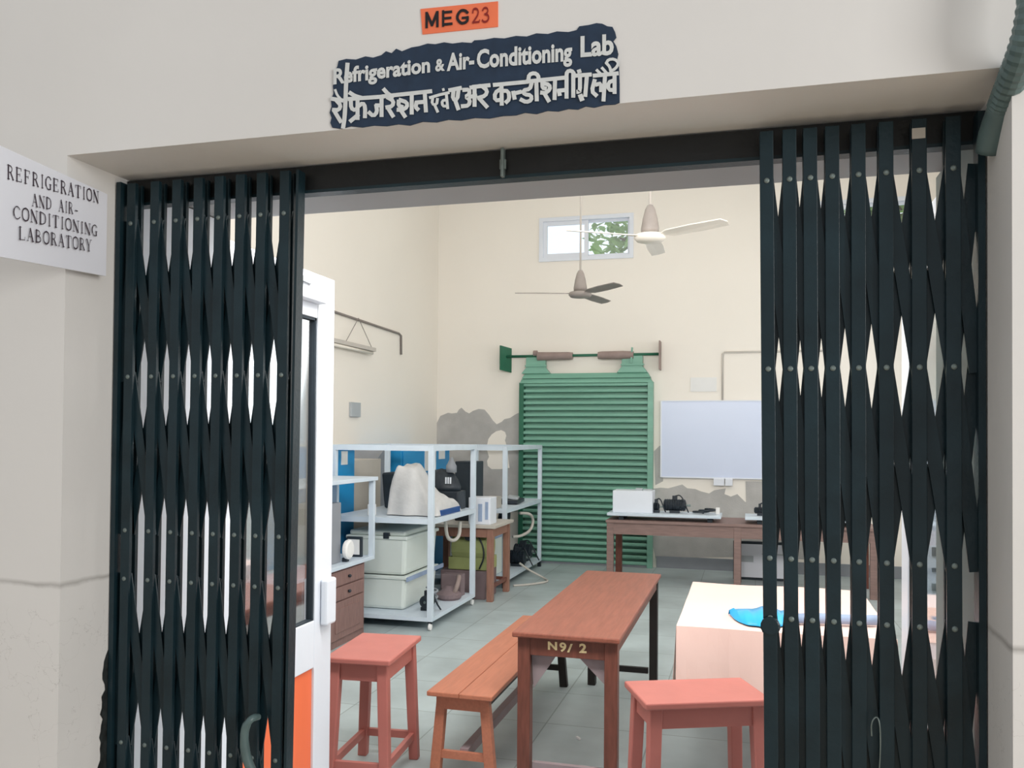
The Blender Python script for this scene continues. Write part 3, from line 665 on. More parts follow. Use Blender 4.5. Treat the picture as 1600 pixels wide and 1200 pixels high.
# crumpled blue plastic and rolled strip
zt = H+.014
b = MB(); top = []; low = []
for k in range(15):
    u = k/14; px = 1138+u*104
    up = 953.5+2.5*math.sin(u*9)+ (6 if k == 0 else 0); dn = 961+18*min(1, u*3.2)+2*math.sin(u*13) - (2 if k == 0 else 0)
    top.append(at(px, up, 'z', zt)+Vector((0, 0, .004+.012*abs(math.sin(u*8))))); low.append(at(px+2, dn, 'z', zt)+Vector((0, 0, .003+.008*abs(math.sin(u*11)))))
mid = [(a+bb)/2+Vector((0, 0, .016+.01*math.sin(i*2.1))) for i, (a, bb) in enumerate(zip(top, low))]
for A_, B_ in ((top, mid), (mid, low)): b.add(A_+B_, [(i, i+1, i+16, i+15) for i in range(14)])
for A_ in (top, low):
    b.add(A_+[Vector((v.x, v.y, zt-.002)) for v in A_], [(i, i+1, i+16, i+15) for i in range(14)])
tag(b.build('plastic_sheet', M['sky_blue'], smooth=True), 'crumpled sky-blue plastic sheet near the front edge of the pink table', 'plastic sheet')
p0, p1 = at(1246, 966, 'z', zt+.02), at(1370, 969, 'z', zt+.02)
tag(MB().tube([p0, p0.lerp(p1, .3)+Vector((0, .01, 0)), p0.lerp(p1, .7), p1], [.022, .024, .022, .023], 14).build('paper_roll', M['grey_blue'], smooth=True), 'grey-blue paper roll lying on the pink table behind the gate bars', 'paper roll')

# back table with trays
t = thing('side_table', 'long dusty brown table standing along the far wall', 'table', (-.1, 9.5, 0))
x0, x1, y0, y1, H = -1.47, 1.25, 9.2, 9.95, .705
MB().box(x0, x1, y0, y1, H-.03, H).build('tabletop', M['backtable'], t, bevel=.004)
MB().box(x0+.02, x1-.02, y0+.02, y0+.045, H-.15, H-.03).build('apron', M['backtable'], t)
MB().box(x0+.02, x0+.045, y0+.05, y1-.03, H-.13, H-.03).box(x1-.045, x1-.02, y0+.05, y1-.03, H-.13, H-.03).build('side_apron', M['backtable'], t)
for xa in (x0+.01, -.14, x1-.08):
    for ya in (y0+.015, y1-.08): MB().box(xa, xa+.07, ya, ya+.065, 0, H-.03).build('leg', M['backtable'] if ya < 9.5 else M['wood_leg'], t, bevel=.003)
def tray(xa, xb, label):
    r = thing('instrument_tray', label, 'tray', ((xa+xb)/2, 9.5, H), 'pale instrument trays on the far table')
    MB().box(xa, xb, 9.22, 9.66, H+.045, H+.075).build('base_plate', M['frame'], r, bevel=.004)
    for xx in (xa+.12, xb-.14):
        for yy in (9.27, 9.56): MB().box(xx, xx+.05, yy, yy+.05, H, H+.045).build('foot', M['gasket'], r)
    return r
tray(-1.46, -.27, 'long pale blue tray carrying the white box and dark machine')
tray(-.03, 1.1, 'pale blue tray at the right end of the far table behind the gate')
ZT = H+.075
t = thing('equipment_box', 'plain white box on the pale tray beside the green shutter', 'box', (-1.2, 9.5, ZT))
MB().box(-1.41, -.985, 9.3, 9.58, ZT, ZT+.235).build('body', M['alu'], t, bevel=.004)
MB().box(-1.17, -1.10, 9.36, 9.42, ZT+.235, ZT+.262).box(-1.09, -1.0, 9.38, 9.48, ZT+.235, ZT+.25).build('terminal', M['alu_grey'], t)
def motor(name, label, cat, c, L, r, m='machine', axis='x', group=None):
    t = thing(name, label, cat, (c[0], c[1], c[2]), group)
    cz_ = c[2]+r+.02
    prof = [(r*.55, -L/2), (r*.9, -L/2+.01)]
    for k in range(9): a = -L/2+.02+k*(L-.04)/8; prof += [(r, a), (r*.9, a+.004)]
    prof += [(r*.9, L/2-.01), (r*.5, L/2)]
    MB().lathe((c[0], c[1], cz_), prof, 18, axis).build('housing', M[m], t)
    MB().box(c[0]-r*.8, c[0]+r*.8, c[1]-r*.8, c[1]+r*.8, c[2], c[2]+.03).build('base', M[m], t)
    d = Vector((L/2, 0, 0)) if axis == 'x' else Vector((0, -L/2, 0))
    cc = Vector((c[0], c[1], cz_)); MB().lathe(cc+d*.98 if axis == 'x' else cc+d*1.1, [(r*.2, 0), (r*.2, .05)], 10, axis).build('shaft', M['rivet'], t)
    MB().obox((c[0], c[1], cz_+r+.01), (r*.8, r*.7, .05)).build('terminal_box', M[m], t)
    MB().tube([(c[0], c[1], cz_+r+.03), (c[0]+r, c[1]-.03, cz_+r+.05), (c[0]+r*1.8, c[1]-.05, cz_), (c[0]+r*2.2, c[1], c[2]+.01)], .007, 8, 2).build('cable', M['machine'], t, smooth=True)
    return t
motor('electric_motor', 'black finned motor in the middle of the pale tray', 'motor', (-.76, 9.45, ZT), .24, .065)
motor('small_pump', 'small dark pump next to the white box on the tray', 'pump', (-.955, 9.42, ZT), .07, .045)
t = thing('cable_heap', 'low heap of dark cable at the right end of the first tray', 'cable', (-.5, 9.45, ZT))
b = MB(); rn = random.Random(4)
b.tube([(-.53+.07*math.cos(k*.8)+.008*k, 9.44+.07*math.sin(k*.8), ZT+.012+.002*k) for k in range(22)], .011, 8, 1); b.build('coil', M['machine'], t, smooth=True)
MB().box(-.33, -.29, 9.42, 9.47, ZT+.0, ZT+.07).build('plug', M['paper'], t, bevel=.004)
motor('small_motor', 'dark small motor on the second tray beside the gate bars', 'motor', (.12, 9.44, ZT), .12, .035)
t = thing('framed_board', 'white panel in a black frame under the far table', 'board', (.17, 10.15, 0))
MB().box(-.16, .52, 10.1, 10.13, .0, .43).build('black_frame', M['gasket'], t)
MB().box(-.13, .49, 10.085, 10.1, .03, .40).build('face', M['notice'], t)
MB().box(-.07, .06, 10.08, 10.085, .2, .27).box(.15, .4, 10.08, 10.085, .29, .30).build('marking', M['alu_grey'], t)

# whiteboard, papers and conduit of the far wall
t = thing('whiteboard', 'large pale blue-white board on the far wall right of the green shutter', 'whiteboard', (-.3, YB, 1.1))
MB().box(-1.022, .42, YB-.03, YB-.012, 1.115, 2.03).build('board', M['board'], t)
MB().box(-1.036, -1.02, YB-.038, YB-.012, 1.105, 2.04).box(.42, .436, YB-.038, YB-.012, 1.105, 2.04).box(-1.02, .42, YB-.038, YB-.012, 1.1, 1.115).box(-1.02, .42, YB-.038, YB-.012, 2.03, 2.042).build('rim', M['alu'], t)
MB().box(-.40, -.275, YB-.06, YB-.012, 1.02, 1.10).box(-.265, -.18, YB-.06, YB-.012, 1.02, 1.10).build('bracket', M['alu'], t)
tag(MB().box(-.68, -.37, YB-.008, YB-.001, 2.15, 2.32).build('paper_sheet', M['paper']), 'faint white paper sheet on the far wall above the whiteboard', 'paper')
tag(MB().tube([(-.30, YB-.012, 2.045), (-.30, YB-.012, 2.60), (-.28, YB-.012, 2.62), (.9, YB-.012, 2.62)], .011, 8).build('wall_conduit', M['pvc'], smooth=True), 'thin cream conduit bending above the whiteboard on the far wall', 'conduit')

# ------------------------------------------------------------------ green rolling shutter
t = thing('rolling_shutter', 'green slatted rolling shutter with an exposed overhead shaft', 'shutter', (-1.97, YB, 0))
a, b2 = -2.745, -1.185
f = MB(); prof = []; z = .0; pitch = .0755
nrow = 30
vs = []
for k in range(nrow):
    z0 = .03+k*pitch
    for dz, dy in ((0, -.055), (.0005, .028), (.010, .037), (.032, .037), (.041, .028), (.0415, -.055)): vs += [(a, YB-.075-dy, z0+dz), (b2, YB-.075-dy, z0+dz)]
n = len(vs)//2
f.add(vs, [(2*i, 2*i+1, 2*i+3, 2*i+2) for i in range(n-1)]).build('slat_curtain', M['green'], t)
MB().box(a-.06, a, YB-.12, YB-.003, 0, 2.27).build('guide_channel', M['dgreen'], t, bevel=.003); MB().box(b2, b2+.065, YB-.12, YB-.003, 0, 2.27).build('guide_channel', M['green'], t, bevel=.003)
MB().box(a, b2, YB-.085, YB-.045, 0, .035).build('bottom_bar', M['grey'], t)
f = MB()
for k, (z0, z1, i0, i1) in enumerate(((2.262, 2.315, .05, .03), (2.322, 2.385, .025, -.005))):
    f.add([(a-i0, YB-.125, z0), (b2+i0+.01, YB-.125, z0), (b2+i1, YB-.10+.02*k, z1), (a-i1, YB-.10+.02*k, z1), (a-i0, YB-.02, z0), (b2+i0+.01, YB-.02, z0), (b2+i1, YB-.02, z1), (a-i1, YB-.02, z1)],
          [(0, 1, 2, 3), (7, 6, 5, 4), (0, 4, 5, 1), (3, 2, 6, 7), (0, 3, 7, 4), (1, 5, 6, 2)])
f.box(a-.02, b2+.03, YB-.085, YB-.02, 2.31, 2.325); f.build('head_slats', M['green'], t)
for xa, xb in ((-2.72, -2.47), (-1.505, -1.25)):
    MB().box(xa, xb, YB-.11, YB-.02, 2.455, 2.59).prism([(xa-.06, 2.385), (xb+.06, 2.385), (xb, 2.46), (xa, 2.46)], 'y', YB-.11, YB-.02).box(xa-.01, xb+.02, YB-.13, YB-.1, 2.47, 2.49).build('bearing_block', M['green'], t, bevel=.003)
MB().tube([(-3.02, YB-.1, 2.605), (-1.03, YB-.1, 2.605)], .018, 10).build('shaft', M['dgreen'], t, smooth=True)
for xa, xb, s in ((-2.57, -2.12, 1), (-1.80, -1.36, -1)):
    pr = [(.055, 0), (.052, .15), (.05, .4), (.044, .45)] if s > 0 else [(.044, 0), (.05, .05), (.052, .3), (.045, .44)]
    MB().lathe((xa, YB-.1, 2.60), pr, 18, 'x').build('spring_drum', M['drum'], t, smooth=False)
MB().lathe((-2.62, YB-.12, 2.64), [(.035, 0), (.035, .05)], 14, 'x').build('collar', M['drum'], t); MB().bar((-1.385, YB-.12, 2.5), (-1.375, YB-.12, 2.69), .02, .03).build('collar', M['green'], t)
f = MB().add([(-3.03, YB-.2, 2.74), (-2.93, YB-.03, 2.715), (-2.93, YB-.03, 2.405), (-3.03, YB-.2, 2.43), (-3.045, YB-.19, 2.74), (-2.945, YB-.02, 2.715), (-2.945, YB-.02, 2.405), (-3.045, YB-.19, 2.43)],
             [(0, 1, 2, 3), (7, 6, 5, 4), (0, 4, 5, 1), (3, 2, 6, 7), (0, 3, 7, 4), (1, 5, 6, 2)]); f.build('end_plate', M['dgreen'], t)
f = MB().box(-1.045, -1.03, YB-.2, YB-.02, 2.41, 2.76); f.build('end_plate', M['drum'], t)

# ------------------------------------------------------------------ fans
def fan(x, y, z, rot, m, mb_, label, cb=.9):
    t = thing('ceiling_fan', label, 'fan', (x, y, ZC), 'long-rod ceiling fans')
    MB().tube([(x, y, ZC), (x, y, z+.1)], .009, 8).build('rod', M['pvc'], t, smooth=True)
    MB().lathe((x, y, z), [(.02, .19), (.035, .16), (.05, .10), (.062, .03), (.06, .0)], 20).build('canopy', M['fan'], t, smooth=True)
    MB().lathe((x, y, z), [(.05, .0), (.10, -.012), (.108, -.035), (.09, -.055), (.02, -.062)], 24).build('motor', M[mb_], t, smooth=True)
    for k in range(3):
        a = math.radians(rot+120*k); R = Matrix.Rotation(a, 3, 'Z'); b = MB(); c = Vector((x, y, z-.025))
        q = [(.09, -.02, 0), (.16, -.05, .010), (.35, -.056, .012), (.58, -.05, .010), (.6, 0, 0), (.58, .05, -.010), (.35, .056, -.012), (.16, .05, -.010), (.09, .02, 0)]
        lo = [c+R@Vector(v) for v in q]; n = len(q)
        b.add(lo+[v+Vector((0, 0, .006)) for v in lo], [tuple(range(n)), tuple(range(2*n-1, n-1, -1))]+[(i, i+n, (i+1) % n+n, (i+1) % n) for i in range(n)])
        b.build('blade', M[m], t)
    return t
fan(-1.493, 7.8, 2.93, -45, 'fan', 'fan', 'brown-grey ceiling fan hanging in front of the high window')
fan(-.65, 5.9, 2.985, -30, 'fan_white', 'fan_white', 'cream bladed ceiling fan hanging right of the high window')

# ------------------------------------------------------------------ left wall fittings
tag(MB().tube([(WL+.015, 6.0, 2.83), (WL+.015, 9.35, 2.78), (WL+.015, 9.42, 2.76), (WL+.015, 9.43, 2.54)], .013, 8).build('wall_conduit', M['dark_pvc'], smooth=True), 'brown conduit running along the left wall and bending down', 'conduit')
t = thing('tube_light', 'unlit white tube light hung from wires on the left wall', 'lamp', (WL+.06, 8.2, 2.5))
y0, y1 = at(518, 540, 'x', WL+.06).y, at(585, 553, 'x', WL+.06).y
MB().box(WL+.04, WL+.08, y0, y1, 2.49, 2.53).build('batten', M['pvc'], t); MB().tube([(WL+.06, y0+.05, 2.47), (WL+.06, y1-.05, 2.47)], .016, 10).build('tube', M['fan_white'], t, smooth=True)
ym = at(560, 508, 'x', WL+.06).y; MB().tube([(WL+.06, ym, 2.8), (WL+.06, ym-.28, 2.53)], .004, 5).tube([(WL+.06, ym, 2.8), (WL+.06, ym+.33, 2.53)], .004, 5).build('hanger_wire', M['dark_pvc'], t)
tag(MB().box(WL, WL+.03, 8.1, 8.32, 1.78, 1.93).build('switch_box', M['alu_grey'], bevel=.004), 'small grey switch box low on the left wall below the tube light', 'switch box')

# ------------------------------------------------------------------ cabinet and stands on the left
t = thing('wooden_cabinet', 'dusty brown wooden cabinet with drawers behind the white door', 'cabinet', (-3.25, 5.8, 0))
X, y0, y1, H = -2.97, 5.15, 6.40, .585
MB().box(-3.42, X, y0, y1, .0, H).build('body', M['cab'], t, bevel=.003)
for k in range(2):
    ya, yb = y0+.04+k*.61, y0+.60+k*.61
    for za, zb in ((.46, .57), (.35, .45)):
        d = MB().box(X, X+.016, ya, yb, za, zb).build('drawer', M['cab'], t, bevel=.003); MB().lathe((X+.016, (ya+yb)/2, (za+zb)/2), [(.008, 0), (.014, .015), (.008, .024)], 10, 'x').build('knob', M['machine'], d)
    d = MB().box(X, X+.014, ya, yb, .06, .34).build('door', M['cab'], t, bevel=.003); MB().box(X+.014, X+.02, ya+.07, yb-.07, .11, .29).build('door_panel', M['cab'], d, bevel=.004)
t = thing('bench_stand', 'small pale blue metal stand on top of the brown cabinet', 'stand', (-3.2, 5.9, .585))
x0, x1, y0, y1, z0, z1 = -3.30, -2.935, 5.2, 6.52, .585, 1.255
MB().box(x0, x1, y0, y1, z0, z0+.03).build('deck', M['frame'], t, bevel=.003); MB().box(x0-.02, x1+.015, y0, y1+.02, z1-.03, z1).build('top_plate', M['frame'], t, bevel=.003)
for xa in (x0, x1-.04):
    for ya in (y0, y1-.04): MB().box(xa, xa+.04, ya, ya+.04, z0+.03, z1-.03).build('post', M['frame'], t)
zd = z0+.03
t = thing('grey_instrument', 'grey instrument case inside the small pale stand', 'instrument', (-3.15, 5.98, zd))
MB().box(-3.28, -3.02, 5.85, 6.08, zd, zd+.46).build('case', M['grey'], t, bevel=.006); MB().box(-3.26, -3.04, 5.846, 5.85, zd+.30, zd+.42).build('display', M['gasket'], t)
t = thing('dial_gauge', 'round off-white dial gauge on the small pale stand', 'gauge', (-3.0, 6.12, zd))
MB().lathe((-2.995, 6.12, zd+.095), [(.07, 0), (.075, .01), (.075, .03), (.06, .04)], 22, 'x').build('dial', M['paper'], t); MB().box(-3.02, -2.98, 6.1, 6.14, zd, zd+.03).build('foot', M['machine'], t)
t = thing('picture_meter', 'black rimmed white meter at the back of the small pale stand', 'meter', (-3.0, 6.35, zd))
MB().box(-3.12, -2.99, 6.38, 6.41, zd, zd+.16).build('rim', M['gasket'], t); MB().box(-3.105, -3.005, 6.372, 6.38, zd+.02, zd+.14).build('face', M['paper'], t)

def rack(label, x0, x1, y0, y1, zb, zm, zt, casters, sw=.045, split=False):
    t = thing('angle_rack', label, 'rack', ((x0+x1)/2, (y0+y1)/2, 0), 'pale blue angle iron racks')
    for xa in (x0, x1-sw):
        for ya in (y0, y1-sw): MB().box(xa, xa+sw, ya, ya+sw, zb-.02, zt).build('post', M['frame'], t, bevel=.002)
    for z in (zm, zt):
        MB().box(x0+sw, x1-sw, y0, y0+.03, z-.045, z).box(x0+sw, x1-sw, y1-.03, y1, z-.045, z).box(x0, x0+.03, y0+sw, y1-sw, z-.045, z).box(x1-.03, x1, y0+sw, y1-sw, z-.045, z).build('rail', M['frame'], t)
    MB().box(x0+.03, x1-.03, y0+.03, y1-.03, zm-.012, zm-.002).build('shelf', M['frame'], t)
    MB().box(x0+sw, x1-sw, y0, y1, zb-.02, zb+.015).box(x1-sw, x1, y0+sw, y1-sw, zb-.02, zb+.015).box(x0, x0+sw, y0+sw, y1-sw, zb-.02, zb+.015).build('deck', M['frame'], t)
    for xa in (x0+sw/2, x1-sw/2):
        for ya in (y0+sw/2, y1-sw/2):
            if casters:
                c_ = MB().lathe((xa-.012, ya, .031), [(.02, 0), (.03, .004), (.03, .02), (.02, .024)], 16, 'x').build('caster_wheel', M['paper'], t)
                MB().box(xa-.016, xa+.016, ya-.012, ya+.012, .055, zb-.02).build('caster_fork', M['machine'], c_)
            else: MB().box(xa-.02, xa+.02, ya-.02, ya+.02, 0, zb-.02).build('foot', M['machine'], t)
    return t
rack('tall pale rack on casters holding the white tanks and covered machine', -3.40, -2.48, 6.64, 7.80, .095, .912, 1.512, True)
rack('tall pale rack standing against the shutter end of the left wall', -3.30, -2.44, 8.72, 10.34, .09, .828, 1.485, False)

# tanks in the near rack
def tank(label, z0, z1, lid):
    t = thing('storage_tank', label, 'tank', (-3.05, 7.2, z0), 'off-white plastic tanks in the near rack')
    x0, x1, y0, y1 = -3.33, -2.79, 6.83, 7.60
    MB().add([(x0+.02, y0+.02, z0), (x1-.02, y0+.02, z0), (x1-.02, y1-.02, z0), (x0+.02, y1-.02, z0), (x0, y0, z1), (x1, y0, z1), (x1, y1, z1), (x0, y1, z1)], [(0, 3, 2, 1), (4, 5, 6, 7), (0, 1, 5, 4), (1, 2, 6, 5), (2, 3, 7, 6), (3, 0, 4, 7)]).build('body', M['tank'], t, bevel=.03)
    MB().box(x0-.012, x1+.012, y0-.012, y1+.012, z1-.03, z1).build('rim', M['tank'], t, bevel=.008)
    if lid: MB().box(x0+.01, x1-.01, y0+.01, y1-.01, z1, z1+.045).build('lid', M['tank'], t, bevel=.02); MB().box(x1-.2, x1-.15, y0-.02, y0+.03, z1-.02, z1+.03).build('latch', M['machine'], t)
    else:
        MB().bar((x1+.02, y0-.02, z1-.024), (x1+.02, y1+.1, z1-.024), .012, .035).build('support_strip', M['grey_blue'], t)
    return t
tank('off-white plastic tank on the rack deck under the other tank', .11, .400, False)
tank('lidded off-white tank stacked on top of the lower tank', .400, .735, True)
DK = .11
motor('compressor', 'small black compressor on the rack deck beside the tanks', 'compressor', (-2.63, 6.93, DK), .13, .055, axis='y')
t = thing('copper_coil', 'loose grey tubing coil behind the small compressor', 'coil', (-2.65, 7.12, DK))
MB().tube([(-2.66+.05*math.cos(k*.7), 7.12+.05*math.sin(k*.7), DK+.02+.006*k) for k in range(26)], .009, 8, 1).build('winding', M['grey'], t, smooth=True)
t = thing('condenser_unit', 'dusty mauve condenser unit at the back of the rack deck', 'condenser', (-2.63, 7.5, DK))
MB().lathe((-2.62, 7.45, DK), [(.10, 0), (.115, .02), (.115, .05), (.06, .09), (.03, .12)], 20).build('fan_guard', M['mauve'], t)
MB().box(-2.74, -2.55, 7.58, 7.7, DK, DK+.2).build('core', M['mauve'], t, bevel=.004); MB().tube([(-2.56, 7.42, DK+.06), (-2.52, 7.4, DK+.14), (-2.54, 7.5, DK+.2), (-2.58, 7.6, DK+.18)], .02, 10, 2).build('pipe', M['drum'], t, smooth=True)
# hose loop under the shelf
tag(MB().tube([at(696, 812, 'x', -2.6), at(698, 840, 'x', -2.6), at(708, 846, 'x', -2.58), at(718, 838, 'x', -2.56), at(719, 815, 'x', -2.55)], .016, 10, 2).build('white_hose', M['hose_white'], smooth=True), 'white hose looping down below the near rack shelf', 'hose')

# things on the near rack shelf
ZM = .912
sk = MB(); rn = random.Random(11); NX, NY = 26, 26
gx0, gx1, gy0, gy1 = -2.97, -2.505, 6.83, 7.46
def sheet_h(u, v):
    ridge = math.exp(-abs((u-.22)/.42)**2.6-abs((v-.25)/.5)**2.4)
    tail = .075*math.exp(-((v-.5)/.6)**2)
    edge = min(1, min(u, 1-u)*9)*min(1, min(v, 1-v)*9)
    wr = .006*math.sin(u*13+v*6)+.007*math.sin(v*17-u*8)+.006*math.sin(u*29+v*23)
    return ((.30*min(1, ridge*1.35)+tail+wr)*edge**.5)
vs = []
for jj in range(NY+1):
    for ii in range(NX+1):
        u, v = ii/NX, jj/NY; bul = .02*math.sin(v*11)*(1 if u < .05 else 0)
        vs.append((gx0+(gx1-gx0)*u-bul, gy0+(gy1-gy0)*v+.015*math.sin(u*13)*(1 if v < .05 else 0), ZM+.056+max(0, sheet_h(u, v))-(.05 if ii in (0, NX) or jj in (0, NY) else 0)))
sk.add(vs, [(jj*(NX+1)+ii, jj*(NX+1)+ii+1, (jj+1)*(NX+1)+ii+1, (jj+1)*(NX+1)+ii) for jj in range(NY) for ii in range(NX)])
tag(sk.build('dust_sheet', M['sack'], smooth=True, sub=1), 'crumpled grey-white dust sheet draped over equipment on the near rack shelf', 'dust sheet')
tag(MB().box(-2.62, -2.5, 6.9, 7.4, ZM, ZM+.05).build('flat_tray', M['dblue'], bevel=.006), 'flat dark blue tray poking out under the dust sheet', 'tray')
tag(MB().add([(-3.29, 7.50, ZM), (-3.08, 7.50, ZM), (-3.08, 7.68, ZM), (-3.29, 7.68, ZM), (-3.31, 7.48, ZM+.33), (-3.04, 7.48, ZM+.35), (-3.04, 7.70, ZM+.35), (-3.31, 7.70, ZM+.33)], [(0, 3, 2, 1), (4, 5, 6, 7), (0, 1, 5, 4), (1, 2, 6, 5), (2, 3, 7, 6), (3, 0, 4, 7)]).build('dark_bin', M['gasket'], bevel=.02), 'dark green-black bin standing left of the dust sheet', 'bin')
t = thing('dark_machine', 'large black machine with a rounded cover behind the dust sheet', 'machine', (-2.8, 7.62, ZM))
MB().box(-3.0, -2.56, 7.5, 7.74, ZM, ZM+.17).build('bed', M['machine'], t, bevel=.01)
MB().blob((-2.76, 7.62, ZM+.17), (.19, .115, .2), .03, 18, 0, 3).build('cover', M['machine'], t, smooth=True)
MB().lathe((-2.66, 7.6, ZM+.34), [(.05, 0), (.05, .06), (.028, .1), (.02, .12), (.02, .14)], 14).build('flask', M['grey'], t, smooth=True)
for k in range(3): MB().box(-2.68+k*.022, -2.668+k*.022, 7.49, 7.50, ZM+.24, ZM+.30).build('vent_slot', M['alu'], t)
tag(MB().box(-3.10, -3.04, 6.72, 6.78, ZM, ZM+.10).build('small_jar', M['paper'], bevel=.01), 'small white jar on the near rack shelf beside the small stand', 'jar')

# cupboards along the left wall
t = thing('steel_cupboard', 'blue steel cupboard behind the near rack and small stand', 'cupboard', (-3.7, 6.7, 0), 'blue steel cupboards on the left wall')
MB().box(WL+.02, -3.46, 5.9, 7.22, .0, 1.485).build('body', M['blue'], t, bevel=.004); MB().box(-3.46, -3.445, 5.93, 6.55, .05, 1.45).build('door', M['blue'], t, bevel=.003); MB().box(-3.46, -3.445, 6.57, 7.19, .05, 1.45).build('door', M['blue'], t, bevel=.003)
MB().box(-3.445, -3.44, 6.92, 7.04, 1.33, 1.45).build('sticker', M['paper'], t); MB().box(-3.445, -3.44, 6.58, 6.80, 1.05, 1.42).build('sticker', M['grey'], t)
t = thing('steel_cupboard', 'blue steel cupboard with white stickers behind the dark machine', 'cupboard', (-3.7, 9.1, 0), 'blue steel cupboards on the left wall')
MB().box(WL+.02, -3.46, 8.32, 9.8, .0, 1.485).build('body', M['blue'], t, bevel=.004); MB().box(-3.46, -3.445, 8.35, 9.05, .05, 1.45).build('door', M['blue'], t, bevel=.003); MB().box(-3.46, -3.445, 9.07, 9.77, .05, 1.45).build('door', M['blue'], t, bevel=.003)
for ya, yb, za, zb, m in ((8.95, 9.3, 1.2, 1.45, 'paper'), (9.0, 9.25, 1.02, 1.18, 'grey_blue'), (8.42, 8.66, 1.0, 1.14, 'paper'), (9.4, 9.6, 1.32, 1.44, 'paper')): MB().box(-3.445, -3.44, ya, yb, za, zb).build('sticker', M[m], t)
tag(MB().box(WL+.02, -3.50, 7.28, 7.9, 0, 1.36).build('locker', M['beige'], bevel=.005), 'plain beige locker between the two blue cupboards', 'locker')
tag(MB().prism([(7.95, 0), (8.27, 0), (8.27, 1.48), (8.15, 1.47), (7.95, 1.36)], 'x', WL+.05, -3.56).build('corrugated_board', M['grey'], bevel=.003), 'upright grey corrugated board beside the beige locker', 'board')

# small table between the racks and what stands on and under it
t = thing('small_table', 'brown legged table with a dusty pale top between the two racks', 'table', (-2.65, 8.25, 0))
x0, x1, y0, y1, H = -3.1, -2.33, 7.93, 8.62, .735
MB().box(x0, x1, y0, y1, H-.03, H).build('tabletop', M['beige'], t, bevel=.004)
MB().box(x0+.09, x1-.09, y0+.04, y0+.06, H-.12, H-.03).build('apron', M['leg_brown'], t); MB().box(x1-.06, x1-.04, y0+.09, y1-.09, H-.12, H-.03).build('apron', M['leg_brown'], t)
for xa, ya in ((x1-.09, y0+.03), (x1-.09, y1-.09), (x0+.03, y0+.03), (x0+.03, y1-.09)): MB().box(xa, xa+.06, ya, ya+.06, 0, H-.03).build('leg', M['leg_brown'], t, bevel=.003)
MB().box(x1-.075, x1-.045, y0+.09, y1-.09, .12, .15).box(x0+.09, x1-.09, y1-.075, y1-.045, .12, .15).build('stretcher', M['wood_leg'], t)
t = thing('meter_box', 'white front panelled meter box on the small table', 'box', (-2.55, 8.1, H))
MB().box(-2.62, -2.40, 8.0, 8.22, H, H+.26).build('case', M['alu'], t, bevel=.006); MB().box(-2.60, -2.55, 7.996, 8.0, H+.03, H+.18).box(-2.52, -2.48, 7.996, 8.0, H+.03, H+.2).box(-2.45, -2.42, 7.996, 8.0, H+.05, H+.22).build('scale', M['grey_blue'], t)
tag(MB().box(-2.86, -2.64, 8.28, 8.55, H, H+.6).build('black_cabinet', M['gasket'], bevel=.01), 'tall black box behind the meter box on the small table', 'box')
t = thing('lime_machine', 'lime green machine casing under the small table', 'machine', (-2.63, 8.25, 0))
MB().lathe((-2.82, 8.22, .50), [(.13, 0), (.17, .01), (.175, .2), (.17, .36), (.13, .37)], 22, 'x').build('casing', M['lime'], t, smooth=False); MB().box(-2.85, -2.44, 8.08, 8.38, .28, .4).build('base', M['lime'], t, bevel=.004)
MB().tube([(-2.55, 8.04, .64), (-2.48, 8.02, .55), (-2.46, 8.02, .42), (-2.52, 8.05, .3)], .008, 8, 2).build('cable', M['machine'], t, smooth=True); MB().lathe((-2.62, 8.02, .62), [(.05, 0), (.05, .03)], 14, 'y').build('cap', M['machine'], t)
tag(MB().box(-2.92, -2.46, 8.05, 8.44, 0, .275).build('crate', M['mauve'], bevel=.006), 'dusty mauve crate under the lime green machine', 'crate')

# far rack contents
ZF, DF = .828, .105
t = thing('display_unit', 'flat black instrument lying on the far rack shelf', 'instrument', (-2.65, 9.6, ZF))
MB().obox((-2.62, 9.55, ZF+.025), (.24, .5, .04), (0, 0, .1)).build('case', M['machine'], t, bevel=.006); MB().obox((-2.6, 9.6, ZF+.06), (.12, .26, .03), (0, .15, .2)).build('lid', M['alu_grey'], t, bevel=.004)
tag(MB().box(-2.68, -2.55, 8.80, 8.92, ZF, ZF+.12).build('small_carton', M['beige'], bevel=.003), 'small pale carton at the near corner of the far rack shelf', 'carton')
t = thing('chest_unit', 'white cabinet with a grey lid on the far rack deck', 'cabinet', (-2.75, 9.1, DF))
MB().box(-3.1, -2.6, 8.78, 9.35, DF, .5).build('body', M['tank'], t, bevel=.01); MB().box(-3.12, -2.58, 8.76, 9.37, .5, .55).build('lid', M['grey_blue'], t, bevel=.006)
motor('pump', 'black pump at the middle of the far rack deck', 'pump', (-2.55, 9.62, DF), .2, .08)
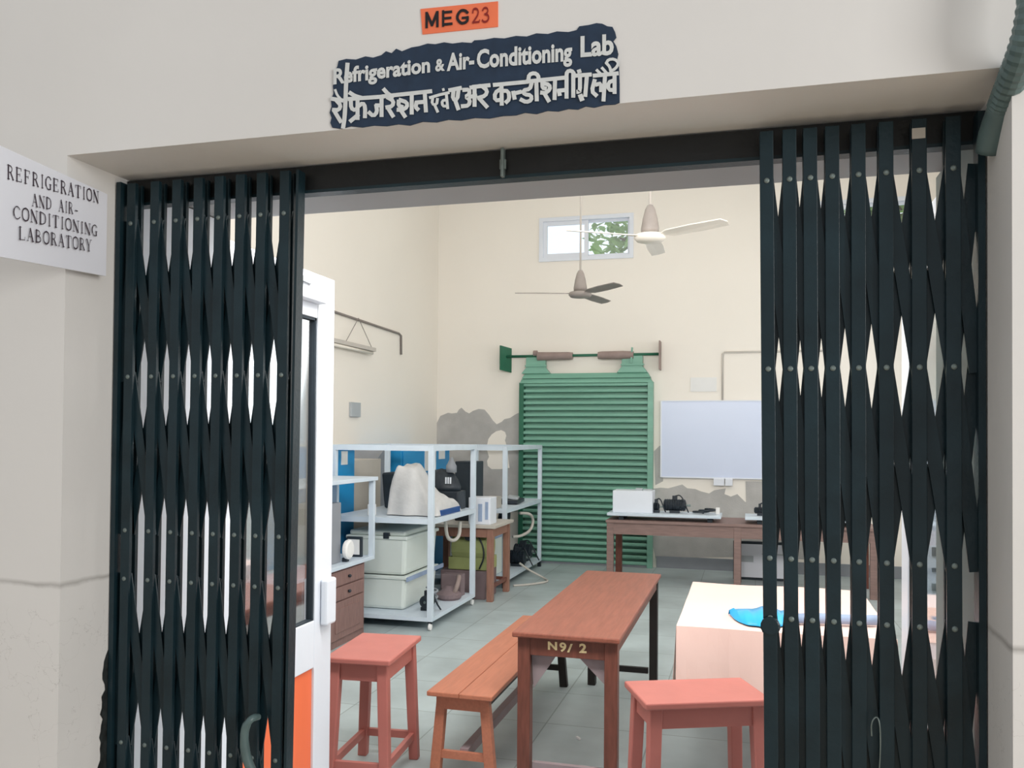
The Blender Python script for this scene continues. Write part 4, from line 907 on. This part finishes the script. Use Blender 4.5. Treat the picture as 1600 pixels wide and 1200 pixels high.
motor('blower', 'dark grey blower at the shutter end of the far rack deck', 'blower', (-2.6, 10.05, DF), .22, .09, 'gasket')
t = thing('exhaust_duct', 'dark grey upright duct standing on the far rack deck', 'duct', (-2.85, 9.85, DF))
MB().tube([(-2.8, 9.85, DF), (-2.8, 9.85, .4), (-2.78, 9.87, .7), (-2.78, 9.87, .80)], [.1, .085, .07, .07], 16).build('pipe', M['gasket'], t, smooth=True); MB().lathe((-2.8, 9.85, DF), [(.13, 0), (.13, .015)], 16).build('flange', M['grey'], t)
tag(MB().tube([(-2.5, 9.5, .72), (-2.42, 9.7, .70), (-2.41, 9.8, .60), (-2.42, 9.68, .5), (-2.48, 9.5, .46), (-2.55, 9.4, .46)], .017, 10, 2).build('curved_pipe', M['hose_white'], smooth=True), 'white curved pipe hanging below the far rack shelf', 'pipe')
tag(MB().tube([at(812, 880, 'x', -2.43), at(825, 890, 'x', -2.36), at(850, 903, 'z', .014), at(858, 908, 'z', .012), at(845, 911, 'z', .012), at(820, 914, 'z', .012), at(802, 915, 'z', .012)], .012, 8, 2).build('floor_hose', M['hose_white'], smooth=True), 'white hose bending down onto the floor beside the far rack', 'hose')

# white trainer panel seen through the right door glass
t = thing('trainer_panel', 'upright white apparatus panel with dark meters behind the right door', 'panel', (1.25, 5.6, 0))
MB().box(.93, 1.6, 5.5, 5.56, .32, 1.62).build('panel', M['alu'], t, bevel=.004); MB().box(.93, .97, 5.5, 5.9, 0, .32).box(1.56, 1.6, 5.5, 5.9, 0, .32).box(.93, 1.6, 5.86, 5.9, 0, .05).build('stand', M['frame'], t)
for k, z in enumerate((1.44, 1.33, 1.2, .92, .83, .72)): MB().box(1.03, 1.17, 5.48, 5.5, z, z+(.045, .07, .08, .05, .02, .04)[k]).build('meter', M['gasket'], t)
MB().box(1.0, 1.2, 5.485, 5.5, .42, .62).build('wooden_plate', M['bench'], t)
# a scrap of chalk on the floor under the table
tag(MB().obox((-.86, 4.52, .006), (.035, .012, .010), (0, 0, -.9)).build('paper_scrap', M['paper']), 'tiny white scrap on the grey floor under the narrow table', 'scrap')
